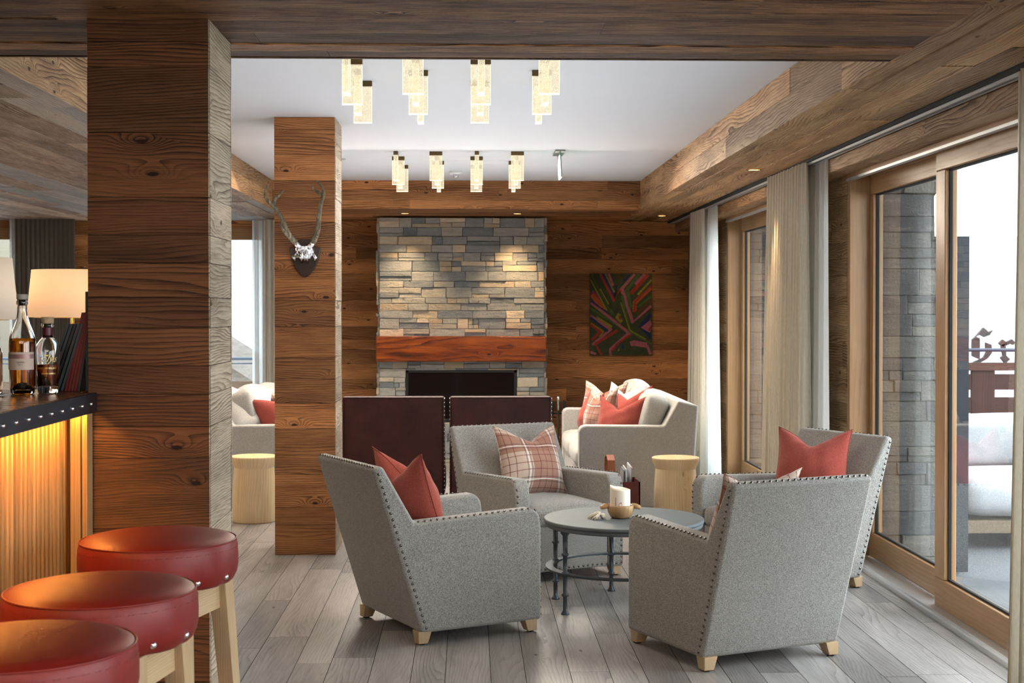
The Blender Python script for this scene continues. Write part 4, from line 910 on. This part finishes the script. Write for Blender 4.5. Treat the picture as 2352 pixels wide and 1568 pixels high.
# ---- bar stools
def stool(x, y, label, src=None, rot=0):
    if src: o = copy_tree(src); o.location = (x, y, 0); o.rotation_euler = (0, 0, rot); return tag(o, label)
    o = thing('bar_stool', label, 'bar stool', (x, y, 0), rot, 'red leather bar stools')
    ztop = .852
    pt_ = [(0, ztop + .004), (.07, ztop + .003), (.13, ztop - .001), (.170, ztop - .006), (.192, ztop - .011), (.2035, ztop - .018)]
    pr = [(.2035, ztop - .018), (.2065, ztop - .024), (.209, ztop - .038), (.2105, ztop - .06), (.2105, ztop - .085), (.207, ztop - .105), (.199, ztop - .122), (.190, ztop - .130), (.17, ztop - .133), (0, ztop - .133)]
    mb = MB(); seg = 96; angs = [math.radians(-18 + 90 * k + q) for k in range(4) for q in (-15.5, 15.5)]
    mb.lathe(pt_[::-1], seg, c=(.5, .5, .5))
    def fn(u, v):
        j = round(v * (len(pr) - 1)); a = 2 * PI * u; r, z = pr[j]; low = max(0, min(1, (ztop - .06 - z) / .06)) if z > ztop - .132 else 0
        d = min(abs((a - q + PI) % (2 * PI) - PI) for q in angs); k = 1 - .035 * low * math.exp(-(d / .10) ** 2)
        return (r * math.cos(a) * k, r * math.sin(a) * k, z)
    mb.grid(fn, seg, len(pr) - 1, c=(.5, .5, .5)); s = mb.build('seat', M['leather_red'], o)
    mb = MB(); mb.tube([(.2045 * math.cos(2 * PI * k / 96), .2045 * math.sin(2 * PI * k / 96), ztop - .0175) for k in range(97)], .0026, 8, cap=False); mb.build('piping', M['leather_red'], s)
    for a in angs:
        mb = MB(); mb.M = Matrix.Translation((.1985 * math.cos(a), .1985 * math.sin(a), ztop - .108)) @ Matrix.Rotation(a, 4, 'Z') @ Matrix.Rotation(PI / 2 + .12, 4, 'Y'); mb.lathe([(.0085, -.001), (.008, .003), (.005, .0062), (0, .0075)], 16); mb.build('stud', M['chrome'], s)
    mb = MB()
    for i in range(150):
        if i % 3 == 2: continue
        a = 2 * PI * i / 150; b = a + 2 * PI / 150 * .75
        mb.tube([(.2092 * math.cos(a), .2092 * math.sin(a), ztop - .036), (.2092 * math.cos(b), .2092 * math.sin(b), ztop - .036)], .0005, 4)
    mb.build('stitching', plain('thread', (.17, .016, .012), .6), s)
    for k in range(4):
        a = PI / 4 + k * PI / 2; ca, sa = math.cos(a), math.sin(a); mb = MB(); t, b = .026, .017
        cx, cy, dx, dy = .172 * ca, .172 * sa, .235 * ca, .235 * sa
        mb.hexa([(dx - b, dy - b, 0), (dx + b, dy - b, 0), (dx + b, dy + b, 0), (dx - b, dy + b, 0), (cx - t, cy - t, ztop - .13), (cx + t, cy - t, ztop - .13), (cx + t, cy + t, ztop - .13), (cx - t, cy + t, ztop - .13)], 2); mb.build('leg', M['oak_stool'], o, bevel=.002, seg=1)
    mb = MB()
    for k in range(4):
        mb.M = Matrix.Rotation(k * PI / 2, 4, 'Z'); mb.box(-.105, .105, .112, .13, ztop - .215, ztop - .133, 0)
    mb.build('apron', M['oak_stool'], o)
    mb = MB()
    for k in range(4): mb.M = Matrix.Rotation(k * PI / 2, 4, 'Z'); mb.box(-.13, .13, .124, .142, .26, .29, 0)
    mb.build('footrest', M['steel_dark'], o); return o
s1 = stool(-.836, 3.81 + .024, 'red leather bar stool standing against the dark pillar, farthest from the camera', rot=math.radians(-15))
stool(-.812, 3.12 + .024, 'red leather bar stool in the middle of the three', s1, math.radians(-10))
stool(-.823, 2.60 + .024, 'red leather bar stool nearest the camera, cut off by the lower left corner', s1, math.radians(-8))
# ---- things on the bar
ZB = 1.2003
def text_mesh(body, size, mat, name, parent, r, z, ang0=-PI / 2, shear=0., bold=0., off=.0006):
    cu = bpy.data.curves.new(name, 'FONT'); cu.body = body; cu.size = size; cu.align_x = 'CENTER'; cu.align_y = 'CENTER'; cu.shear = shear; cu.offset = bold; cu.resolution_u = 3
    tmp = bpy.data.objects.new('tmp', cu); COL.objects.link(tmp); bpy.context.view_layer.update()
    dg = bpy.context.evaluated_depsgraph_get(); me = bpy.data.meshes.new_from_object(tmp.evaluated_get(dg)); bpy.data.objects.remove(tmp)
    me.name = name
    for v in me.vertices:
        x, y = v.co.x, v.co.y; a = ang0 + x / r; rr = r + off; v.co = (rr * math.cos(a), rr * math.sin(a), z + y)
    me.materials.clear(); me.materials.append(mat); o = bpy.data.objects.new(name, me); link(o, parent); return o
def cyl_patch(mb, r, z0, z1, a0, a1, n=24, m=0):
    def fn(u, v): a = a0 + (a1 - a0) * u; return (r * math.cos(a), r * math.sin(a), z0 + (z1 - z0) * v)
    mb.grid(fn, n, 1, m=m)
bA = thing('bottle', 'tall amber spirit bottle with a pinkish label and tapering neck on the bar', 'bottle', (-1.325, 4.21 + .039, ZB))
outer = [(0, .0), (.030, 0), (.034, .004), (.0365, .02), (.0385, .10), (.0385, .15), (.0365, .168), (.030, .188), (.022, .208), (.0165, .228), (.0145, .245), (.0140, .262), (.0165, .266), (.0165, .276), (.0145, .279)]
def inner(pr, w, z0, punt):
    r = [(max(p[0] - w, 0), p[1]) for p in pr if p[1] > z0 + .01]; return [(0, z0 + punt), (.012, z0 + punt - .004), (.020, z0 + punt * .55), (.026, z0 + .004), (.030, z0 + .001)] + r
ins = inner(outer, .003, .008, .028)
mb = MB(); mb.lathe(outer + [(.0105, .279)] + ins[::-1], 40); mb.build('glass_body', M['glass'], bA)
mb = MB(); liq = [(r * .995, z) for r, z in ins if z < .164]; rl = .034; mb.lathe([(liq[0][0], liq[0][1] + .0004)] + [(r, z + .0004) for r, z in liq[1:]] + [(rl, .165), (0, .165)], 40); mb.build('liquid', M['amber'], bA)
mb = MB(); mb.lathe([(0, .262), (.0105, .262), (.0105, .279), (.0155, .280), (.0162, .282), (.0162, .293), (.015, .296), (0, .296)], 28); mb.build('stopper', M['capcol'], bA)
mb = MB(); cyl_patch(mb, .0392, .073, .125, -PI / 2 - 1.15, -PI / 2 + 1.25); mb.build('paper_label', M['label'], bA)
mb = MB(); cyl_patch(mb, .0395, .106, .119, -PI / 2 - 1.15, -PI / 2 + 1.25); lb = mb.build('label_band', M['label2'], bA)
text_mesh('GRAPPA', .0065, M['ink'], 'label_text', bA, .0396, .095, -PI / 2 + .15); text_mesh('RISERVA', .0042, M['ink'], 'label_text', bA, .0396, .088, -PI / 2 + .15)
bB = thing('bottle', 'squat round-shouldered bottle with gold script lettering and a cork stopper on the bar', 'bottle', (-1.262, 4.25 + .037, ZB))
outB = [(0, 0), (.026, 0), (.029, .003), (.0305, .02), (.0335, .07), (.0370, .115), (.0370, .130), (.033, .145), (.024, .158), (.0165, .166), (.0145, .176), (.0145, .196), (.0185, .199), (.0185, .206), (.015, .208)]
insB = [(0, .022), (.024, .021), (.0275, .024)] + [(max(p[0] - .0028, 0), p[1]) for p in outB if p[1] > .03]
mb = MB(); mb.lathe(outB + [(.0112, .208)] + insB[::-1], 40); mb.build('glass_body', M['glass'], bB)
mb = MB(); mb.lathe([(0, .0225), (.0238, .0215), (.0272, .0245)] + [(p[0] * .995, p[1]) for p in insB if .03 < p[1] < .08] + [(.0312, .086), (0, .086)], 40); mb.build('liquid', M['amber_dark'], bB)
mb = MB(); mb.lathe([(0, .195), (.011, .195), (.011, .208), (.0185, .2085), (.0185, .226), (.0175, .228), (0, .228)], 24); mb.build('stopper', M['cork'], bB)
mb = MB(); mb.lathe([(.0150, .166), (.0150, .197)], 28); mb.build('neck_seal', M['seal'], bB)
text_mesh('Elys', .030, M['goldtext'], 'script_lettering', bB, .0372, .104, -PI / 2 + .35, .5, -.0003); text_mesh("DELL'ORNELLAIA", .0072, M['goldtext'], 'label_text', bB, .0352, .076, -PI / 2 + .25); text_mesh('GRAPPA RISERVA', .0055, M['goldtext'], 'label_text', bB, .0342, .060, -PI / 2 + .35)
mb = MB(); sw = []
for k in range(60): a = k / 59 * 2 * PI; sw.append((-PI / 2 + .02 + .32 * math.cos(a * 1.) - .12 * math.sin(2 * a), .108 + .014 * math.sin(a) * math.cos(a * .5)))
mb.tube([(.0376 * math.cos(a), .0376 * math.sin(a), z) for a, z in sw], .00045, 5); mb.build('flourish', M['goldtext'], bB)
bC = thing('bottle', 'clear cut-glass decanter bottle cut off by the left edge of the picture', 'bottle', (-1.405, 4.2 + .04, ZB))
mb = MB(); mb.lathe([(0, 0), (.022, 0), (.024, .01), (.024, .12), (.02, .135), (.011, .145), (.011, .155), (.017, .16), (.018, .17), (.014, .178), (.009, .18), (.013, .19), (.010, .20), (0, .203)], 24); mb.build('glass_body', M['glass'], bC)
mb = MB(); cyl_patch(mb, .0246, .03, .115, -PI / 2 - .9, -PI / 2 + .9); mb.build('paper_label', plain('green_label', (.55, .60, .35), .6, 0, 60, .3), bC)
mb = MB(); mb.lathe([(0, .0), (.03, 0), (.042, .004), (.044, .006), (.03, .003), (0, .002)], 32); tag(mb.build('saucer', M['white'], loc=(-1.375, 4.13, ZB)), 'small white saucer on the bar at the left edge', 'saucer')
# menus leaning on the pillar
mats = {'g': plain('cover_grey', (.045, .050, .052), .55), 'k': plain('cover_black', (.016, .015, .016), .4), 'r': leather('cover_red', (.13, .012, .010), (.17, .018, .014), .4)}
xb = [-1.275, -1.262, -1.250, -1.238, -1.226, -1.216, -1.207, -1.198, -1.1895, -1.182, -1.176]
ht = [.215, .215, .215, .215, .215, .245, .245, .245, .245, .225, .305]; kd = 'ggkggrrrrkk'; tl = [19, 18.5, 18, 17.5, 17, 12.5, 12, 11.5, 11, 9, 0]
xb = [-1.296, -1.284, -1.272, -1.260, -1.248, -1.2365, -1.2275, -1.2185, -1.2095, -1.200, -1.1745]
lbl = ['charcoal menu folder leaning lowest, next to the script bottle', 'second charcoal menu folder from the left in the leaning row', 'black menu folder between the charcoal ones', 'fourth folder in the leaning row, charcoal', 'last charcoal folder, touching the dark red ones', 'leftmost dark red menu folder', 'second dark red menu folder', 'third dark red menu folder', 'rightmost dark red menu folder', 'low black folder between the red folders and the pillar', 'tall thin black folder upright against the pillar']
for i in range(11):
    w = .0075 if i < 10 else .008; mb = MB(); h_ = ht[i]; 
    mb.box(-w / 2, w / 2, 0, .15, 0, h_, 2, m=0); mb.box(-w / 2 + .0015, w / 2 - .0015, -.0005, .1, .004, h_ - .002, 2, m=1)
    mb = MB(); mb.box(-w / 2, -w / 2 + .0018, 0, .15, 0, h_); mb.box(w / 2 - .0018, w / 2, 0, .15, 0, h_); mb.box(-w / 2, w / 2, -.001, .003, 0, h_); 
    root = thing('menu_folder', lbl[i], 'menu', (xb[i] , 4.375 + .002 * i, ZB + .0002), 0, 'menu folders leaning against the pillar')
    c_ = mb.build('cover', mats[kd[i]], root); mb = MB(); mb.box(-w / 2 + .0018, w / 2 - .0018, .003, .148, .003, h_ - .003); p_ = mb.build('pages', M['black_matte'], root)
    root.rotation_euler = (0, math.radians(tl[i]), 0); root.location.z += (w / 2) * math.sin(math.radians(tl[i]))
# ---- floor lamps beyond the bar
def lamp(x, y, label, mt):
    o = thing('floor_lamp', label, 'lamp', (x, y, 0), 0)
    mb = MB(); mb.lathe([(.24, 1.409), (.214, 1.669)], 64); s_ = mb.build('lamp_shade', M[mt], o)
    sd = s_.modifiers.new('s', 'SOLIDIFY'); sd.thickness = .003
    mb = MB(); mb.lathe([(.2, 1.405), (.2, 1.412), (.19, 1.412), (.19, 1.405), (.2, 1.405)], 40); mb.tube([(-.2, 0, 1.41), (.2, 0, 1.41)], .003, 6); mb.build('shade_ring', M['gold'], o)
    mb = MB(); mb.lathe([(0, 0), (.13, 0), (.13, .012), (.02, .022), (.011, .03), (.011, 1.5), (0, 1.5)], 24); mb.build('pole', M['gold'], o)
    mb = MB(); mb.lathe([(0, 1.49), (.03, 1.51), (.032, 1.54), (.02, 1.57), (0, 1.58)], 16); mb.build('bulb', emit('bulb', (1, .75, .5), 4), o)
lamp((167 - 1080) * 7.87 / 3267, 7.93, 'lamp with a warm glowing cylindrical linen shade, just left of the dark pillar', 'shade')
lamp((-93 - 1080) * 6.0 / 3267, 6.06, 'lamp with a pale unlit shade, cut off by the left edge of the picture', 'shade_pale')
# ------------------------------------------------------------------ outside, right
mb = MB(); mb.box(2.46, 9, -6, 22, -.12, -.02); structure(mb.build('terrace_floor', M['terrace']))
def stone_pier(x0, x1, y0, y1, label):
    mb = MB(); rn = random.Random(int(y0 * 10)); stones(mb, x0, x1, -.1, 2.7, y0, rn, None, .09, .16, .06, .16, .5)
    mb.box(x0 + .005, x1 - .005, y0 + .002, y1, -.1, 2.7, c=(.1, 0, 0)); mb.M = Matrix(((0, -1, 0, x1), (1, 0, 0, 0), (0, 0, 1, 0), (0, 0, 0, 1))); stones(mb, y0, y1, -.1, 2.7, 0, rn, None, .09, .16, .06, .16, .5); mb.M = None
    tag(mb.build('stone_pillar', M['stone_out']), label, 'pillar')
stone_pier(2.358, 2.86, 8.29, 9.6, 'grey stone block pier outside, behind the fixed pane of the nearer glass doors')
stone_pier(2.358, 2.86, 12.2, 13.6, 'grey stone block pier outside, behind the farther glass doors')
mb = MB(); mb.box(2.46, 3.1, -4, 15, 2.42, 2.6, 1); structure(mb.build('roof_overhang', M['facade']))
mb = MB(); mb.box(2.655, 2.79, 7.88, 8.02, -.1, 2.12, 2); tag(mb.build('terrace_post', plain('slate_post', (.022, .027, .036), .6, 0, 6, .4)), 'dark slate post on the terrace outside the sliding door', 'post')
# balustrade
br = thing('balcony_balustrade', 'red-brown timber balustrade with slots and a blue steel rail beyond the terrace', 'balustrade', (4.2, 14.6, -.06), math.radians(0))
mb = MB()
for z0, z1 in ((.90, .96), (-.1, .12), (.20, .36), (.44, .60), (.68, .84)):
    mb.box(-1.0, 5, 0, .04, z0, z1, 0)
for k in range(7): mb.box(-.9 + k * .95, -.66 + k * .95, -.005, .035, -.1, .9, 2)
mb.box(-1., 5., -.03, .08, .88, .93, 0); mb.build('slatted_panel', M['redwood'], br)
mb = MB(); mb.tube([(-1., 0, 1.10), (5, 0, 1.08)], .018, 8); mb.build('steel_rail', plain('blue_steel', (.05, .07, .095), .5, .3), br)
# building + letters
bd = thing('building', 'white rendered building across the street with a grey shuttered window', 'building', (9.0, 24, -4))
mb = MB(); mb.box(-2.2, 14, 0, .5, 0, 14); mb.box(-2.2, -1.8, 0, 10, 0, 14); mb.build('facade', M['facade'], bd)
for (x, z, w_, h_) in ((-1.35, 5.05, .9, 1.9), (4.5, 5.4, 1.0, 1.6)):
    mb = MB(); mb.box(x - w_ / 2 - .1, x + w_ / 2 + .1, -.05, .02, z - .1, z + h_ + .1); mb.box(x - w_ / 2 - .15, x + w_ / 2 + .15, -.1, .05, z + h_ + .05, z + h_ + .4)
    f_ = mb.build('window_frame', plain('greyframe', (.07, .073, .075), .7), bd); mb = MB(); mb.box(x - w_ / 2, x + w_ / 2, -.06, -.05, z, z + h_); mb.build('window_pane', plain('palepane', (.12, .13, .15), .5), f_)
    mb = MB(); mb.box(x - .02, x + .02, -.08, -.06, z, z + h_); [mb.box(x - w_ / 2, x + w_ / 2, -.08, -.06, z + h_ * q - .015, z + h_ * q + .015) for q in (.25, .5, .75)]; mb.build('glazing_bars', M['white'], f_)
# blackletter sign: pieces in a 1-high box
def letter(name, polys, x, label):
    mb = MB()
    for p in polys: mb.prism([(a, b) for a, b in p], -.03, .03, 1, c=(.5, .5, .5))
    o = tag(mb.build(name, plain('sign_brown', (.022, .012, .011), .6), loc=(x, 19.0, .775)), label, 'sign letter', 'blackletter sign letters outside'); o.scale = (.44, 1, .44); return o
Gp = [[(.0, .62), (.22, .62), (.22, .02), (.0, .12)], [(.16, .78), (.34, .98), (.5, .84), (.62, .90), (.52, .76), (.36, .70), (.22, .78), (.1, .70)], [(.42, .52), (.58, .46), (.60, .22), (.46, .04), (.22, -.10), (.0, -.08), (.18, -.02), (.36, .08), (.44, .24), (.42, .40)], [(.0, .62), (.1, .70), (.22, .66), (.2, .6)]]
rp = [[(.0, .50), (.12, .62), (.24, .52), (.12, .40)], [(.07, .46), (.20, .50), (.22, .12), (.34, .02), (.20, -.12), (.06, .06), (.14, .12)], [(.20, .52), (.40, .62), (.52, .52), (.44, .46), (.36, .50), (.24, .44)]]
ap = [[(.0, .46), (.14, .60), (.46, .58), (.46, .02), (.56, -.06), (.40, -.1), (.32, .04), (.32, .48), (.12, .46)], [(.0, .10), (.12, -.06), (.34, .06), (.34, .16), (.14, .14), (.14, .30), (.32, .32), (.32, .40), (.04, .34)]]
XL = (2232 - 1080) * 19.2 / 3267
letter('sign_letter', Gp, XL, 'large dark blackletter capital, first of the sign seen through the sliding door')
letter('sign_letter', rp, XL + .36, 'dark blackletter letter r, middle of the sign seen through the sliding door'); letter('sign_letter', ap, XL + .66, 'dark blackletter letter a, at the right of the sign by the curtain')
# outdoor sofa
osf = thing('outdoor_sofa', 'white cushioned outdoor sofa with a timber frame on the terrace, seen through the door', 'outdoor sofa', (3.62, 9.0, 0), math.radians(0))
mb = MB(); mb.box(-.75, .75, -.4, .45, .08, .16, 0); mb.box(-.75, -.62, -.45, .45, .0, .62, 2); mb.box(-.75, -.62, -.45, .45, .58, .62, 1); mb.box(.62, .75, -.45, .45, 0, .62, 1); mb.build('timber_frame', M['oak_out'], osf, bevel=.006)
mb = MB(); softbox(mb, -.6, .6, -.42, .3, .18, .42, .03); mb.build('seat_cushion', M['cushion_out'], osf)
mb = MB(); softbox(mb, -.62, .62, .2, .42, .42, .74, .03); mb.build('back_cushion', M['cushion_out'], osf)
pillow('outdoor_pillow', 'pale blue and white plaid pillow on the outdoor sofa', M['plaid_out'], (3.86, 8.86, .60), (-.5, -.85), 18, 0, .25, chop=.03)
# ------------------------------------------------------------------ outside, back left
mb = MB(); mb.box(-30, 2.4, YW + .5, 60, -3.2, -3.0); structure(mb.build('snow_ground', M['snow']))
t = NT('hill'); co = t.n('TexCoord').outputs['Object']; nz = t.noise(t.n('Mapping', {'Vector': co, 'Scale': (1.6, 1, .5)}).outputs[0], 1.2, 5, .7)
t.pbsdf(t.ramp(nz, [(.42, (.30, .31, .32)), (.62, (.12, .15, .18))]), .9); 
mb = MB(); mb.grid(lambda u, v: (-45 + 75 * u, 60 + 14 * v, -3 + 40 * v + 1.5 * math.sin(u * 9)), 10, 6); structure(mb.build('snowy_hillside', t.m))
mb = MB(); mb.box(-30, 5, 59, 59.5, -3.2, 5.2); structure(mb.build('snow_bank', M['snow']))
h1 = thing('chalet', 'snowy chalet roof outside the window between the two pillars', 'house', (-6.0, 30, -3))
mb = MB(); mb.prism([(-2.6, 0), (2.6, 0), (2.6, 2.2), (.2, 3.6), (-2.6, 2.2)], 0, 4, 1); mb.build('walls', M['facade'], h1)
mb = MB(); mb.prism([(-3.2, 1.75), (0, 3.75), (3.2, 1.75), (3.2, 1.95), (0, 3.98), (-3.2, 1.95)], -.8, 4.4, 1); mb.build('roof', wood('roofwood', (.03, .022, .016), (.08, .06, .045), (.12, .10, .08), var=.3), h1)
mb = MB(); mb.box(.7, 1.3, -.03, .02, 1.2, 1.9); mb.build('window', plain('hwin', (.06, .065, .07), .5), h1)
h2 = thing('house', 'red and cream house outside the window at the far left edge', 'house', (-10.6, 30, -3))
mb = MB(); mb.box(-3, .45, 0, 4, 0, 9, c=(.5, .5, .5)); mb.build('walls', plain('cream_wall', (.17, .145, .11), .9), h2)
mb = MB(); [mb.box(-.75, .5, -.1 - .3, .05, 3.2 + k * 1.35, 3.9 + k * 1.35) for k in range(3)]; mb.build('balcony', plain('redbalc', (.11, .025, .018), .7), h2)
rl = thing('terrace_railing', 'thin blue steel railing with a timber board outside the left windows', 'railing', (-4, 16.2, 0))
mb = MB(); mb.tube([(-4, 0, .895), (3, 0, .895)], .016, 8); mb.tube([(-4, 0, .84), (3, 0, .84)], .008, 6); mb.build('steel_rail', bpy.data.materials['blue_steel'], rl)
mb = MB(); mb.box(-4, 3, -.01, .03, .42, .64, 0); [mb.box(-4 + k * 1.4, -3.94 + k * 1.4, 0, .04, -.3, .9, 2) for k in range(6)]; mb.build('timber_board', wood('board_out', (.05, .03, .018), (.10, .065, .04), (.14, .10, .065), knot=.1), rl)
# ------------------------------------------------------------------ light
w = bpy.data.worlds.new('world'); scn.world = w; w.use_nodes = True; nt = w.node_tree; bg = nt.nodes['Background']
bg.inputs[0].default_value = (.86, .93, 1.0, 1); bg.inputs[1].default_value = 4.5
def area(name, loc, rot, sx, sy, e, c=(1, 1, 1), portal=False):
    L = bpy.data.lights.new(name, 'AREA'); L.shape = 'RECTANGLE'; L.size = sx; L.size_y = sy; L.energy = e; L.color = c
    if portal: L.cycles.is_portal = True
    o = bpy.data.objects.new(name, L); o.location = loc; o.rotation_euler = rot; link(o); return o
for a, b in OPEN: area('sky_portal', (2.50, (a + b) / 2, 1.15), (0, PI / 2, 0), 2.3, b - a, 1, portal=True)
area('sky_portal', (-2.9, YW + .35, 1.15), (-PI / 2, 0, 0), 1.8, 2.3, 1, portal=True); area('sky_portal', (-5.5, YW + .35, 1.15), (-PI / 2, 0, 0), 2., 2.3, 1, portal=True)
area('warm_fill', (-.6, .2, 2.28), (math.radians(22), 0, 0), 3., 2.5, 75, (1, .82, .64))  # added warm fill above and behind the camera, no fixture modelled
area('warm_fill', (-4.2, 8.5, 2.28), (0, 0, 0), 3, 5, 70, (1, .84, .66))  # second added warm fill, over the left side of the room
area('bar_strip', (-1.160, 3.3, 1.155), (0, math.radians(14), 0), .02, 2.0, 7, (1, .48, .09))
area('ceiling_fill', (-.1, 8.6, 1.75), (PI, 0, 0), 2.4, 6.5, 20, (.93, .96, 1.))  # added upward fill in mid-air to brighten the ceiling, not a fixture
area('pendant_glow_fill', (-.1, 6.6, 2.34), (0, 0, 0), 1.0, 1.1, 10, (1, .85, .62)); area('pendant_glow_fill', (-.1, 11.0, 2.31), (math.radians(-18), 0, 0), 2.4, 1.6, 75, (1, .91, .78))  # near: light of the cluster; far: oversized fill added to brighten the back wall
# ------------------------------------------------------------------ camera
cam = bpy.data.cameras.new('camera'); cam.sensor_width = 36; cam.lens = 50.0; cam.shift_y = -33 / 2352
pitch = math.atan(40 / 3267); yaw = math.atan(96 / 3267)
co_ = bpy.data.objects.new('camera', cam); co_.location = (0, 0, H); co_.rotation_euler = (PI / 2 - pitch, 0, -yaw); link(co_); scn.camera = co_
cam.dof.use_dof = True; cam.dof.focus_distance = 6.2; cam.dof.aperture_fstop = 9.0
scn.view_settings.view_transform = 'Standard'; scn.view_settings.look = 'None'; scn.view_settings.exposure = 0.95
scn.view_settings.use_curve_mapping = True
cm = scn.view_settings.curve_mapping; cc_ = cm.curves[3]; cc_.points.new(.25, .225); cc_.points.new(.72, .765); cm.update()
cy = scn.cycles; cy.use_denoising = True; cy.use_adaptive_sampling = True; cy.adaptive_threshold = .11; cy.adaptive_min_samples = 12; cy.max_bounces = 7; cy.diffuse_bounces = 3; cy.glossy_bounces = 4; cy.transmission_bounces = 8; cy.transparent_max_bounces = 16
cy.caustics_reflective = False; cy.caustics_refractive = False; cy.sample_clamp_indirect = 6
